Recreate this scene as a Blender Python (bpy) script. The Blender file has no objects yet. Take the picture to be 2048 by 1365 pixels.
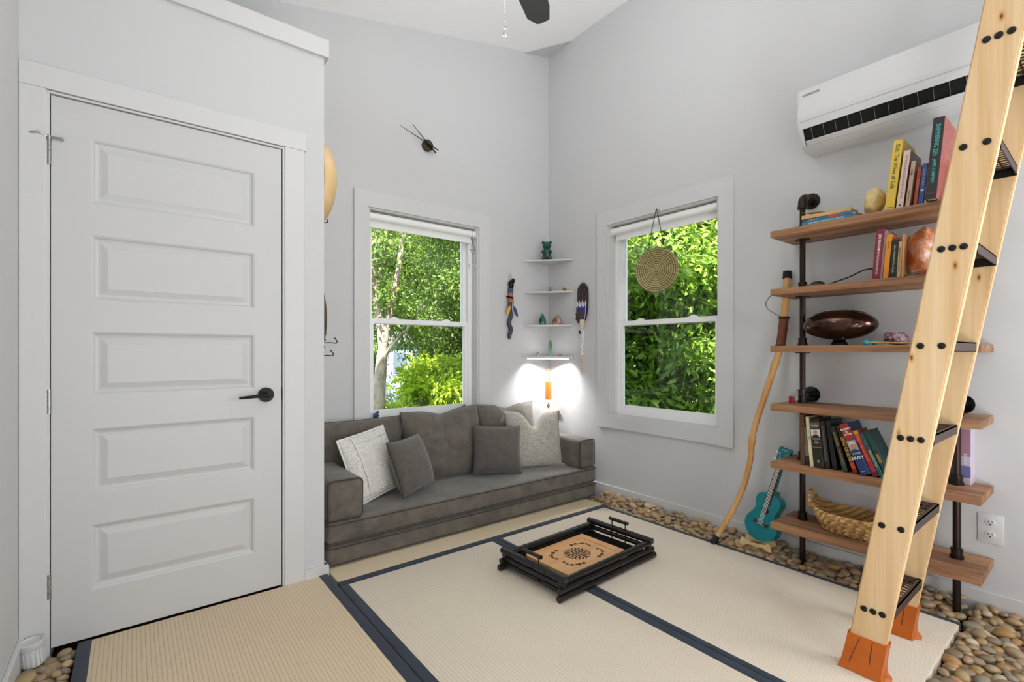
import bpy, bmesh, math, random
import numpy as np
from mathutils import Vector, Matrix, Euler
from math import pi, sin, cos, radians as R

random.seed(7); np.random.seed(7)
SC = bpy.context.scene
COL = SC.collection

# ------------------------------------------------------------------ camera, world, lights, exposure
cam_d = bpy.data.cameras.new('camera'); cam = bpy.data.objects.new('camera', cam_d); COL.objects.link(cam)
cam_d.sensor_width = 36.0; cam_d.lens = 964.0 / 2048.0 * 36.0
cam_d.shift_y = (703.0 - 682.5) / 2048.0
cam_d.clip_start = 0.02; cam_d.clip_end = 200
cam.location = (0, 0, 1.10); cam.rotation_euler = (R(90), 0, -math.atan((1024 - 265) / 964.0))
SC.camera = cam
SC.view_settings.view_transform = 'Standard'; SC.view_settings.look = 'None'
SC.view_settings.gamma = 1.0; SC.view_settings.use_curve_mapping = False
SC.view_settings.exposure = 0.32
SC.cycles.max_bounces = 10; SC.cycles.diffuse_bounces = 6; SC.cycles.transparent_max_bounces = 12
SC.cycles.use_denoising = True
SC.cycles.sample_clamp_indirect = 6.0

world = bpy.data.worlds.new('world'); SC.world = world; world.use_nodes = True
bg = world.node_tree.nodes['Background']
bg.inputs[0].default_value = (0.72, 0.86, 1.0, 1); bg.inputs[1].default_value = 2.4

def lamp(name, kind, loc, power, target=None, size=1, size_y=None, color=(1, 1, 1), radius=.1, spread=None):
    d = bpy.data.lights.new(name, kind); o = bpy.data.objects.new(name, d); COL.objects.link(o)
    d.energy = power; d.color = color; o.location = loc
    if kind == 'AREA':
        d.size = size
        if size_y: d.shape = 'RECTANGLE'; d.size_y = size_y
        if spread: d.spread = R(spread)
    elif kind == 'POINT': d.shadow_soft_size = radius
    if target is not None:
        o.rotation_euler = (Vector(target) - Vector(loc)).to_track_quat('-Z', 'Y').to_euler()
    return o

sun = lamp('sun', 'SUN', (0, 0, 10), 19.0, (3.3, 3.5, 10 - 6.2)); sun.data.angle = R(0.6); sun.data.color = (1, .95, .86)
# added lamp for assumed daylight from behind the camera; no glazed door is built
lamp('assumed_rear_daylight', 'AREA', (0.25, -1.80, 0.95), 15, (1.3, 1.6, .9), size=0.4, size_y=0.9, color=(.95, .98, 1))
lamp('upper_fill', 'AREA', (0.9, -1.6, 2.6), 3, (1.6, 2.4, 3.0), size=1.6, size_y=.9, color=(.96, .98, 1))  # added fill lamp out of view, brightening the ceiling and upper walls
lamp('left_wall_fill', 'AREA', (2.5, -1.5, 1.5), 27, (-.3, 2.0, 1.0), size=.9, size_y=1.1, color=(.95, .975, 1))  # added lamp out of view to brighten the left wall, not a window
# added upward lamp out of view brightening the ceiling, for an assumed sunlit floor
lamp('floor_level_fill', 'AREA', (1.1, -1.0, .03), 36, (1.3, -.6, 3.0), size=1.3, size_y=1.1, color=(.97, .985, 1))
lamp('ceiling_fill', 'AREA', (.97, 1.26, 2.70), 10, (1.5, 1.6, 3.75), size=.24, color=(.98, .99, 1), spread=150)  # added lamp above the fan to brighten the ceiling, not a fan part
# assumed light kit under the ceiling fan, added out of view; no bowl modelled
lamp('assumed_fan_light', 'POINT', (.943, 1.231, 2.36), 5, radius=.11, color=(1, .99, .97))

# ------------------------------------------------------------------ materials
def lin(c):
    if isinstance(c, str):
        c = c.lstrip('#'); c = [int(c[i:i+2], 16) / 255 for i in (0, 2, 4)]
    return tuple((x / 12.92 if x <= .04045 else ((x + .055) / 1.055) ** 2.4) for x in c) + (1,)

MATS = {}
class NT:
    def __init__(s, name, rough=.5, metal=0., color='#808080'):
        m = bpy.data.materials.new(name); m.use_nodes = True
        s.m = m; s.t = m.node_tree; s.b = s.t.nodes['Principled BSDF']
        s.b.inputs['Roughness'].default_value = rough; s.b.inputs['Metallic'].default_value = metal
        s.b.inputs['Base Color'].default_value = lin(color); MATS[name] = m
    def n(s, typ, **kw):
        nd = s.t.nodes.new(typ)
        for k, v in kw.items():
            if k.startswith('i_'):
                key = k[2:]; key = int(key) if key.isdigit() else key.replace('_', ' ')
                nd.inputs[key].default_value = v
            else: setattr(nd, k, v)
        return nd
    def l(s, a, b): s.t.links.new(a, b)
    def coord(s, scale=(1, 1, 1), kind='Object', rot=(0, 0, 0)):
        tc = s.n('ShaderNodeTexCoord'); mp = s.n('ShaderNodeMapping')
        mp.inputs['Scale'].default_value = scale; mp.inputs['Rotation'].default_value = rot
        s.l(tc.outputs[kind], mp.inputs[0]); return mp.outputs[0]
    def noise(s, vec, scale=5, detail=3, rough=.5, dist=0):
        nd = s.n('ShaderNodeTexNoise'); nd.inputs['Scale'].default_value = scale; nd.inputs['Detail'].default_value = detail
        nd.inputs['Roughness'].default_value = rough; nd.inputs['Distortion'].default_value = dist
        if vec is not None: s.l(vec, nd.inputs['Vector'])
        return nd.outputs['Fac']
    def ramp(s, fac, stops):
        nd = s.n('ShaderNodeValToRGB'); e = nd.color_ramp.elements
        while len(e) < len(stops): e.new(.5)
        for i, (p, c) in enumerate(stops): e[i].position = p; e[i].color = lin(c)
        s.l(fac, nd.inputs[0]); return nd.outputs[0]
    def mix(s, fac, a, b, blend='MIX'):
        nd = s.n('ShaderNodeMix', data_type='RGBA', blend_type=blend)
        if isinstance(fac, (int, float)): nd.inputs[0].default_value = fac
        else: s.l(fac, nd.inputs[0])
        for v, i in ((a, 6), (b, 7)):
            if isinstance(v, str): nd.inputs[i].default_value = lin(v)
            else: s.l(v, nd.inputs[i])
        return nd.outputs[2]
    def math(s, op, a, b=0.):
        nd = s.n('ShaderNodeMath', operation=op)
        for v, i in ((a, 0), (b, 1)):
            if isinstance(v, (int, float)): nd.inputs[i].default_value = v
            else: s.l(v, nd.inputs[i])
        return nd.outputs[0]
    def color(s, out): s.l(out, s.b.inputs['Base Color'])
    def bump(s, h, strength=.3, dist=.002):
        nd = s.n('ShaderNodeBump'); nd.inputs['Strength'].default_value = strength; nd.inputs['Distance'].default_value = dist
        s.l(h, nd.inputs['Height']); s.l(nd.outputs[0], s.b.inputs['Normal'])

def plain(name, color, rough=.5, metal=0., bump=None, vary=None):
    a = NT(name, rough, metal, color)
    if bump or vary:
        v = a.coord()
        if bump: a.bump(a.noise(v, bump[0], 3), bump[1], bump[2] if len(bump) > 2 else .002)
        if vary: a.color(a.ramp(a.noise(v, vary[1], 4), ((.3, color), (.7, vary[0]))))
    return a.m

def wood(name, c, axis=1, rough=.5, fine=1., stretch=.06):
    """c: 4 colours dark -> light; grain runs along axis"""
    a = NT(name, rough)
    sc = [1, 1, 1]; sc[axis] = stretch
    v = a.coord(tuple(sc))
    n1 = a.noise(v, 22 * fine, 5, .6, .3); n2 = a.noise(v, 120 * fine, 3, .6)
    n3 = a.noise(v, 7 * fine, 3, .5, .4)
    f = a.math('ADD', a.math('MULTIPLY', n1, .5), a.math('ADD', a.math('MULTIPLY', n2, .2), a.math('MULTIPLY', n3, .3)))
    col = a.ramp(f, ((.34, c[0]), (.45, c[1]), (.55, c[2]), (.68, c[3])))
    a.color(col); a.bump(n2, .15, .001)
    return a

plain('wall_paint', '#cacacb', .75, bump=(60, .05, .001))
plain('ceiling_paint', '#fcfcfc', .8)
plain('trim_paint', '#cecece', .45, bump=(30, .03, .001))
plain('door_paint', '#c6c6c6', .42, bump=(25, .04, .001))
plain('vinyl_white', '#f0f0f0', .3)
plain('blind_white', '#f3f3f1', .7, bump=(200, .05, .0005))
plain('black_metal', '#171615', .42, .6)
plain('black_gloss', '#0b0b0c', .15)
plain('dark_void', '#0a0a0a', .9)
plain('steel', '#a8a8a6', .35, 1.)
plain('pipe_metal', '#2a211d', .38, .75, bump=(90, .12, .0006), vary=('#3a2c26', 8))
plain('bolt_black', '#1d1a18', .45, .5)
plain('tread_metal', '#4a3a34', .5, .4)
plain('plastic_white', '#d0d0d1', .3)
plain('plastic_grey', '#7d8084', .4)
plain('crystal_white', '#eef0f2', .12)
plain('book_page', '#d9cfb8', .8, bump=(300, .2, .0004))
plain('leather_orange', '#c4620f', .34, bump=(60, .3, .002), vary=('#b0540c', 12))
plain('leather_brown', '#7c3a1e', .55, bump=(120, .4, .001), vary=('#5c2a17', 30))
plain('cord_black', '#1a1714', .7)
plain('cord_grey', '#5d554c', .7)
plain('subfloor', '#4b4237', .9, vary=('#3a332b', 12))
plain('teal_felt', '#1a9aa4', .9, bump=(200, .4, .001))
plain('red_wax', '#8c1420', .45)
plain('gummy_green', '#0c4a3e', .12)
plain('gummy_grey', '#3d4046', .12)
plain('bronze', '#3b3126', .38, .6, bump=(120, .3, .001), vary=('#5a4a32', 30))
plain('white_cloth', '#efece6', .9)
plain('gold_paint', '#c9a23c', .4, .3)
plain('clear_plastic', '#e6e8ea', .15)

g = NT('glass_pane', .0)
tr = g.n('ShaderNodeBsdfTransparent'); gl = g.n('ShaderNodeBsdfGlossy'); gl.inputs['Roughness'].default_value = 0.0
fr = g.n('ShaderNodeFresnel', i_IOR=1.35); mx = g.n('ShaderNodeMixShader')
g.l(fr.outputs[0], mx.inputs[0]); g.l(tr.outputs[0], mx.inputs[1]); g.l(gl.outputs[0], mx.inputs[2])
g.l(mx.outputs[0], g.t.nodes['Material Output'].inputs[0])

gc = NT('clear_crystal', .03, 0, '#f4f6f8'); gc.b.inputs['Transmission Weight'].default_value = .9; gc.b.inputs['IOR'].default_value = 1.5

# tatami: straw ribs along one axis with a fine cross weave
def tatami(name, axis, base, dark, light):
    a = NT(name, .7)
    tc = a.n('ShaderNodeTexCoord'); sep = a.n('ShaderNodeSeparateXYZ'); a.l(tc.outputs['Object'], sep.inputs[0])
    across, along = (sep.outputs[0], sep.outputs[1]) if axis == 1 else (sep.outputs[1], sep.outputs[0])
    wob = a.noise(a.coord(), 3, 2)
    ax = a.math('ADD', across, a.math('MULTIPLY', wob, .006))
    rib = a.math('ABSOLUTE', a.math('SINE', a.math('MULTIPLY', ax, pi / .0135)))
    rib_h = a.math('POWER', rib, .45)
    wv = a.math('ABSOLUTE', a.math('SINE', a.math('MULTIPLY', along, pi / .0062)))
    straw = a.noise(a.coord((6, 1, 1) if axis == 0 else (1, 6, 1)), 60, 3, .6)
    h = a.math('MULTIPLY', rib_h, a.math('ADD', a.math('MULTIPLY', wv, .25), .75))
    col = a.mix(a.ramp(rib_h, ((.25, '#000000'), (.8, '#ffffff'))), dark, base)
    col = a.mix(a.ramp(straw, ((.35, '#000000'), (.75, '#ffffff'))), col, light)
    big = a.noise(a.coord(), 1.8, 3)
    col = a.mix(a.ramp(big, ((.4, '#000000'), (.9, '#888888'))), col, dark)
    a.color(col); a.bump(h, .5, .0025)
    return a.m
tatami('straw_door', 1, '#dac4a6', '#baa07e', '#e4d1b4')
tatami('straw_main', 1, '#e0d3bf', '#c0b09a', '#e8dccb')
tatami('straw_sofa', 0, '#d2bf9f', '#b39c7c', '#dccbad')
def cloth(name, c1, c2, scale=1., rough=.9, sheen=.3, weave=420, wb=.25):
    a = NT(name, rough); v = a.coord()
    n = a.noise(v, 14 * scale, 5, .65); n2 = a.noise(v, weave, 2, .6)
    f = a.math('ADD', a.math('MULTIPLY', n, .65), a.math('MULTIPLY', n2, .35))
    a.color(a.ramp(f, ((.36, c1), (.62, c2)))); a.bump(n2, wb, .0008)
    a.b.inputs['Sheen Weight'].default_value = sheen
    return a.m
cloth('mat_binding', '#1f2836', '#2c3747', 1, .85, .1)
cloth('sofa_velvet', '#4b453e', '#6e665c', .8, .85, .35)
cloth('pillow_velvet', '#4b4540', '#5e5750', 1.2, .85, .35)
cloth('sofa_piping', '#332d27', '#3d362f', 1, .8, .1)
a = NT('linen_weave', .95); v = a.coord((1, 1, .06)); v2 = a.coord((.06, 1, 1))
n1 = a.noise(v, 260, 3, .7); n2 = a.noise(v2, 260, 3, .7)
f = a.math('MAXIMUM', n1, n2); a.color(a.ramp(f, ((.45, '#8f897e'), (.58, '#b9b4aa'), (.72, '#c6c2b9')))); a.bump(f, .5, .002)
a = NT('embroidered_cotton', .95); v = a.coord()
vo = a.n('ShaderNodeTexVoronoi', feature='DISTANCE_TO_EDGE'); vo.inputs['Scale'].default_value = 42
dn = a.n('ShaderNodeTexNoise'); dn.inputs['Scale'].default_value = 9; a.l(v, dn.inputs['Vector'])
mv = a.n('ShaderNodeMix', data_type='VECTOR'); mv.inputs[0].default_value = .25; a.l(v, mv.inputs[4]); a.l(dn.outputs['Color'], mv.inputs[5])
a.l(mv.outputs[1], vo.inputs['Vector'])
a.color(a.ramp(vo.outputs['Distance'], ((.0, '#bdb6ac'), (.05, '#d6d2ca'), (.12, '#dfdcd6')))); a.bump(vo.outputs['Distance'], .5, .004)

wood('shelf_wood', ('#4a3426', '#7a543a', '#a0734f', '#bd946a'), 1, .55, 1., .05)
w_ = wood('pine', ('#c39a68', '#d3ae7e', '#ddbd90', '#e5caa3'), 2, .5, .8, .03)
vk = w_.coord((0, 1, .42)); vo = w_.n('ShaderNodeTexVoronoi'); vo.inputs['Scale'].default_value = 15; w_.l(vk, vo.inputs['Vector'])
kn = w_.ramp(vo.outputs['Distance'], ((.025, '#7a5029'), (.045, '#cfa474'), (.09, '#f6e8d0'), (.15, '#ffffff')))
src = w_.b.inputs['Base Color'].links[0].from_socket
w_.color(w_.mix(1., src, kn, 'MULTIPLY'))
wood('stick_wood', ('#9a6a33', '#bf8a4a', '#d0a062', '#dcb57a'), 2, .4, 1.2, .08)
wood('insert_wood', ('#c48d58', '#d29c66', '#d9a873', '#e0b483'), 0, .42, .6, .08)
wood('plywood_light', ('#c9a66e', '#dcbd88', '#e4c998', '#ead4a8'), 0, .6, 1., .2)
wood('chime_wood', ('#b0691f', '#c77b2b', '#d28836', '#da9648'), 2, .4, 1., .1)
wood('drum_skin', ('#c99f62', '#dcb77c', '#e3c38d', '#ecd2a2'), 0, .6, .3, 1)
wood('carved_wood', ('#2f2415', '#4d3b1d', '#5f4a26', '#77602f'), 2, .5, 3., .5)
wood('floor_black', ('#0e0d0c', '#161413', '#1c1a18', '#24211f'), 0, .5)
plain('black_bamboo', '#15171a', .25, .0, bump=(40, .15, .001), vary=('#211a18', 9))
plain('bamboo_end', '#2c1d1a', .5)
plain('inlay_dark', '#2a140a', .7)
plain('uke_teal', '#0c7f8a', .3, vary=('#0a727d', 6))
plain('fret_wood', '#4a2416', .4)
plain('siding_blue', '#aebfd0', .7)
plain('roof_grey', '#8a8c90', .8)
# wicker
a = NT('seagrass', .8); v = a.coord((1, 1, 1))
wv = a.n('ShaderNodeTexWave', wave_type='BANDS', bands_direction='DIAGONAL'); wv.inputs['Scale'].default_value = 18; wv.inputs['Distortion'].default_value = 3
a.l(v, wv.inputs['Vector']); a.color(a.ramp(a.math('ADD', a.math('MULTIPLY', wv.outputs['Fac'], .4), a.math('MULTIPLY', a.noise(v, 30, 3), .6)), ((.2, '#8a6638'), (.5, '#bb9358'), (.8, '#d6b57c'))))
a.bump(wv.outputs['Fac'], .4, .002)
# pebbles
def pebble_mat(name, src):
    a = NT(name, .42)
    if src == 'obj':
        oi = a.n('ShaderNodeObjectInfo'); rnd = oi.outputs['Random']
    else:
        oi = a.n('ShaderNodeNewGeometry'); rnd = oi.outputs['Random Per Island']
    c = a.ramp(rnd, ((0, '#7d7464'), (.16, '#a9916c'), (.3, '#8c8676'), (.45, '#b79c70'), (.6, '#a08a68'), (.72, '#a58b74'), (.88, '#b5894e'), (1, '#d0c4ac')))
    v = a.coord(); n = a.noise(v, 50, 4, .65); n2 = a.noise(v, 9, 3, .6)
    c = a.mix(a.ramp(n, ((.42, '#000000'), (.75, '#bbbbbb'))), c, '#6a5a48')
    c = a.mix(a.ramp(n2, ((.5, '#000000'), (.9, '#aaaaaa'))), c, '#b07a42')
    a.color(c); a.bump(n, .12, .002)
pebble_mat('pebble', 'obj'); pebble_mat('pebble_bed', 'isl')
a = NT('salt_rock', .5); v = a.coord(); n = a.noise(v, 16, 6, .65)
a.color(a.ramp(n, ((.32, '#9a4a1c'), (.44, '#b56a3c'), (.54, '#c9967a'), (.66, '#e0cbbb')))); a.bump(a.noise(v, 40, 4), .5, .004)
a = NT('amber_stone', .5); v = a.coord(); n = a.noise(v, 18, 6, .65)
a.color(a.ramp(n, ((.35, '#c6a567'), (.55, '#dcc48c'), (.7, '#e8d6aa')))); a.bump(n, .3, .003)
a = NT('amethyst', .2); v = a.coord(); n = a.noise(v, 60, 6, .7)
a.color(a.ramp(n, ((.38, '#4d3440'), (.52, '#8e6c78'), (.66, '#c9b2b4')))); a.bump(a.noise(v, 90, 3), 1., .006)
a = NT('malachite', .25); v = a.coord(); n = a.noise(v, 22, 5, .6, 1.)
a.color(a.ramp(n, ((.4, '#0b3a2b'), (.55, '#1a7a50'), (.68, '#5b4632'))))
a = NT('jasper', .3); v = a.coord(); n = a.noise(v, 25, 5, .6, 1.)
a.color(a.ramp(n, ((.4, '#5c3f33'), (.52, '#a5836c'), (.66, '#d8c4b0'))))
plain('green_quartz', '#6a8a6c', .2, vary=('#4f6f56', 25))
plain('smoky_quartz', '#54463f', .2, vary=('#a59484', 30))
plain('garnet', '#5a2530', .25, vary=('#9a7478', 40))
plain('pyrite', '#8a6a1e', .3, .5, vary=('#b8932e', 60))
a = NT('gong_steel', .16, .95); v = a.coord(); a.color(a.ramp(a.noise(v, 5, 3), ((.35, '#3f2d26'), (.6, '#6b5348'), (.75, '#8a7a74'))))
a = NT('brass_disc', .45, .6); tc = a.n('ShaderNodeTexCoord'); sep = a.n('ShaderNodeSeparateXYZ'); a.l(tc.outputs['Object'], sep.inputs[0])
rr = a.math('SQRT', a.math('ADD', a.math('POWER', sep.outputs[0], 2.), a.math('POWER', sep.outputs[1], 2.)))
an = a.math('ARCTAN2', sep.outputs[1], sep.outputs[0])
rings = a.math('ABSOLUTE', a.math('SINE', a.math('MULTIPLY', rr, 210.)))
teeth = a.math('ABSOLUTE', a.math('SINE', a.math('MULTIPLY', an, 20.)))
pt = a.math('MULTIPLY', rings, a.math('ADD', a.math('MULTIPLY', teeth, .6), .4))
nn = a.noise(a.coord(), 45, 3, .6)
pt = a.math('ADD', a.math('MULTIPLY', pt, .6), a.math('MULTIPLY', nn, .4))
a.color(a.ramp(pt, ((.2, '#4c4530'), (.45, '#8f8255'), (.7, '#b8ab7c')))); a.bump(pt, .8, .002)
a = NT('feather_dark', .7); v = a.coord((6, 1, 1)); a.color(a.ramp(a.noise(v, 40, 3), ((.4, '#2a2320'), (.6, '#4a3d36'))))
a = NT('feather_stripe', .7); tc = a.n('ShaderNodeTexCoord'); sep = a.n('ShaderNodeSeparateXYZ'); a.l(tc.outputs['Object'], sep.inputs[0])
a.color(a.ramp(a.math('ABSOLUTE', a.math('SINE', a.math('MULTIPLY', sep.outputs[2], 260.))), ((.45, '#b08468'), (.6, '#e0cdbd'))))
plain('feather_purple', '#3a2f92', .6); plain('feather_white', '#dcdde2', .8); plain('feather_blue', '#31476a', .5); plain('feather_yellow', '#d8a528', .6)
plain('purple_wood', '#3c3744', .5, bump=(60, .4, .002)); plain('copper_wrap', '#b0673c', .5)
# foliage
def leafmat(name, c, tcol, rough=.4):
    a = NT(name, rough); geo = a.n('ShaderNodeNewGeometry')
    v = a.coord(); col = a.ramp(geo.outputs['Random Per Island'], ((0, c[0]), (.5, c[1]), (1, c[2])))
    a.color(col)
    tl = a.n('ShaderNodeBsdfTranslucent'); tl.inputs[0].default_value = lin(tcol)
    ms = a.n('ShaderNodeMixShader'); ms.inputs[0].default_value = .35
    a.l(a.b.outputs[0], ms.inputs[1]); a.l(tl.outputs[0], ms.inputs[2]); a.l(ms.outputs[0], a.t.nodes['Material Output'].inputs[0])
leafmat('leaf_green', ('#35501e', '#56742e', '#86a04a'), '#8ba63c')
leafmat('leaf_bright', ('#4a7420', '#749a34', '#a8c458'), '#a2bc48')
leafmat('leaf_yellow', ('#8fae20', '#b4cf34', '#cfe04e'), '#c8e048')
a = NT('bark_pale', .85); v = a.coord((1, 1, .5)); n = a.noise(v, 9, 5, .7)
a.color(a.ramp(n, ((.34, '#4d4239'), (.46, '#a08c7a'), (.6, '#c8b7a4'), (.75, '#dacdbd')))); a.bump(n, .6, .01)
plain('bark_dark', '#4f4538', .9, vary=('#77695a', 6))
plain('undergrowth', '#23361a', 1., vary=('#3c5224', 1.5))
plain('soil', '#3d3a24', 1., vary=('#4a5a2a', 1.2))

def M(n): return MATS[n]
_cm = {}
def cmat(color, rough=.5, metal=0.):
    k = (color, rough, metal)
    if k not in _cm: _cm[k] = plain('paint_' + color.lstrip('#'), color, rough, metal)
    return _cm[k]

# ------------------------------------------------------------------ mesh helpers
class MB:
    def __init__(s): s.v = []; s.f = []; s.mi = []; s.cur = 0
    def add(s, vs, fs, mat=None):
        o = len(s.v); s.v += [tuple(p) for p in vs]; s.f += [tuple(i + o for i in f) for f in fs]
        s.mi += [s.cur] * len(fs)
        return s
    def xform(s, Mx, start=0):
        s.v = s.v[:start] + [tuple(Mx @ Vector(p)) for p in s.v[start:]]; return s
    def box(s, x0, x1, y0, y1, z0, z1):
        vs = [(x, y, z) for x in (x0, x1) for y in (y0, y1) for z in (z0, z1)]
        return s.add(vs, [(0, 1, 3, 2), (4, 6, 7, 5), (0, 4, 5, 1), (2, 3, 7, 6), (0, 2, 6, 4), (1, 5, 7, 3)])
    def rbox(s, x0, x1, y0, y1, z0, z1, r=.01, seg=2):
        bm = bmesh.new(); bmesh.ops.create_cube(bm, size=1)
        for v in bm.verts:
            v.co = ((x0 + x1) / 2 + v.co.x * (x1 - x0), (y0 + y1) / 2 + v.co.y * (y1 - y0), (z0 + z1) / 2 + v.co.z * (z1 - z0))
        bmesh.ops.bevel(bm, geom=bm.edges[:], offset=r, segments=seg, profile=.5, affect='EDGES')
        bm.verts.ensure_lookup_table()
        s.add([v.co[:] for v in bm.verts], [[v.index for v in f.verts] for f in bm.faces]); bm.free(); return s
    def prism(s, pts, t0, t1, axis='z'):
        """2D outline extruded between t0 and t1; axis z: (x,y); axis y: (x,z); axis x: (y,z)"""
        mp = {'z': lambda p, t: (p[0], p[1], t), 'y': lambda p, t: (p[0], t, p[1]), 'x': lambda p, t: (t, p[0], p[1])}[axis]
        n = len(pts); vs = [mp(p, t0) for p in pts] + [mp(p, t1) for p in pts]
        fs = [tuple(range(n)), tuple(range(2 * n - 1, n - 1, -1))] + [(i, i + n, (i + 1) % n + n, (i + 1) % n) for i in range(n)]
        return s.add(vs, fs)
    def tube(s, pts, rad, seg=10, caps=True, closed=False):
        pts = [Vector(p) for p in pts]; n = len(pts)
        rads = rad if isinstance(rad, (list, tuple)) else [rad] * n
        up = None; vs = []
        for i, p in enumerate(pts):
            if closed: t = pts[(i + 1) % n] - pts[i - 1]
            else: t = pts[min(i + 1, n - 1)] - pts[max(i - 1, 0)]
            if t.length < 1e-9: t = Vector((0, 0, 1))
            t.normalize()
            if up is None: up = t.orthogonal().normalized()
            else:
                up = up - t * up.dot(t)
                up = up.normalized() if up.length > 1e-6 else t.orthogonal().normalized()
            b = t.cross(up)
            for k in range(seg):
                a = 2 * pi * k / seg; vs.append(p + (up * cos(a) + b * sin(a)) * rads[i])
        fs = []
        for i in range(n - 1 + (1 if closed else 0)):
            for k in range(seg):
                j = (i + 1) % n; fs.append((i * seg + k, i * seg + (k + 1) % seg, j * seg + (k + 1) % seg, j * seg + k))
        if caps and not closed: fs += [tuple(range(seg - 1, -1, -1)), tuple((n - 1) * seg + k for k in range(seg))]
        return s.add(vs, fs)
    def cyl(s, a, b, r, seg=16, r2=None): return s.tube([a, b], [r, r if r2 is None else r2], seg)
    def lathe(s, prof, seg=24, c=(0, 0, 0)):
        vs = [(c[0] + r * cos(2 * pi * k / seg), c[1] + r * sin(2 * pi * k / seg), c[2] + z) for r, z in prof for k in range(seg)]
        n = len(prof); fs = [(i * seg + k, i * seg + (k + 1) % seg, (i + 1) * seg + (k + 1) % seg, (i + 1) * seg + k) for i in range(n - 1) for k in range(seg)]
        fs += [tuple(range(seg - 1, -1, -1)), tuple((n - 1) * seg + k for k in range(seg))]
        return s.add(vs, fs)
    def ball(s, c, r, seg=14, rings=9, fn=None):
        rx, ry, rz = r if isinstance(r, (tuple, list)) else (r, r, r)
        vs = [(0, 0, 1)]
        for i in range(1, rings):
            t = pi * i / rings
            vs += [(sin(t) * cos(2 * pi * k / seg), sin(t) * sin(2 * pi * k / seg), cos(t)) for k in range(seg)]
        vs.append((0, 0, -1))
        vs = [(c[0] + x * rx * q, c[1] + y * ry * q, c[2] + z * rz * q) for (x, y, z) in vs for q in ((fn(x, y, z) if fn else 1),)]
        fs = [(0, 1 + k, 1 + (k + 1) % seg) for k in range(seg)]
        for i in range(rings - 2):
            fs += [(1 + i * seg + k, 1 + (i + 1) * seg + k, 1 + (i + 1) * seg + (k + 1) % seg, 1 + i * seg + (k + 1) % seg) for k in range(seg)]
        L = len(vs) - 1; b = 1 + (rings - 2) * seg
        fs += [(L, b + (k + 1) % seg, b + k) for k in range(seg)]
        return s.add(vs, fs)
    def mesh(s, name, mats, smooth=True, ang=35):
        me = bpy.data.meshes.new(name); me.from_pydata(s.v, [], s.f)
        for m in (mats if isinstance(mats, (list, tuple)) else [mats]): me.materials.append(M(m) if isinstance(m, str) else m)
        me.polygons.foreach_set('material_index', s.mi)
        bm = bmesh.new(); bm.from_mesh(me); bmesh.ops.recalc_face_normals(bm, faces=bm.faces[:])
        if smooth:
            for f in bm.faces: f.smooth = True
            for e in bm.edges:
                if len(e.link_faces) == 2 and e.calc_face_angle(0) > R(ang): e.smooth = False
        bm.to_mesh(me); bm.free(); me.update(); return me
    def build(s, name, mats, parent=None, smooth=True, ang=35, **tags):
        o = bpy.data.objects.new(name, s.mesh(name, mats, smooth, ang)); COL.objects.link(o)
        if parent is not None: o.parent = parent
        return tag(o, **tags)

def tag(o, label=None, cat=None, group=None, kind=None):
    if label: o['label'] = label
    if cat: o['category'] = cat
    if group: o['group'] = group
    if kind: o['kind'] = kind
    return o
def thing(name, label, cat, loc=(0, 0, 0), rot=(0, 0, 0), group=None, kind=None):
    o = bpy.data.objects.new(name, None); COL.objects.link(o); o.empty_display_size = .05
    o.location = loc; o.rotation_euler = rot
    return tag(o, label, cat, group, kind)
def text(body, size, parent, loc, mrot, color, name='lettering', fit=None, extrude=.0003, bold=0):
    """mrot: columns = text x axis, text y axis, normal"""
    c = bpy.data.curves.new(name, 'FONT'); c.body = body; c.size = size; c.extrude = extrude; c.offset = bold
    c.align_x = 'CENTER'; c.align_y = 'CENTER'; c.resolution_u = 3
    c.materials.append(color if not isinstance(color, str) else cmat(color))
    tmp = bpy.data.objects.new(name, c); COL.objects.link(tmp); bpy.context.view_layer.update()
    me = bpy.data.meshes.new_from_object(tmp.evaluated_get(bpy.context.evaluated_depsgraph_get()))
    bpy.data.objects.remove(tmp); bpy.data.curves.remove(c)
    o = bpy.data.objects.new(name, me); COL.objects.link(o); o.parent = parent
    Mx = Matrix((mrot[0], mrot[1], mrot[2])).transposed().to_4x4(); Mx.translation = Vector(loc)
    if fit:
        xs_ = [v.co.x for v in me.vertices]; w = max(xs_) - min(xs_) if xs_ else 0
        if w > 1e-6: Mx = Mx @ Matrix.Diagonal((fit / w, 1, 1, 1))
    o.matrix_local = Mx
    return o
def copy_tree(o, parent=None):
    c = o.copy(); COL.objects.link(c)
    if parent: c.parent = parent
    for ch in o.children: copy_tree(ch, c)
    return c

XW, YW = 2.87, 3.127           # right wall plane, back wall plane
XL, YC, YB = -.32, 2.45, -1.95   # left wall, closet face, wall behind the camera
def ceil_z(x): return 3.69 - .227 * (XW - x)

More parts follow.
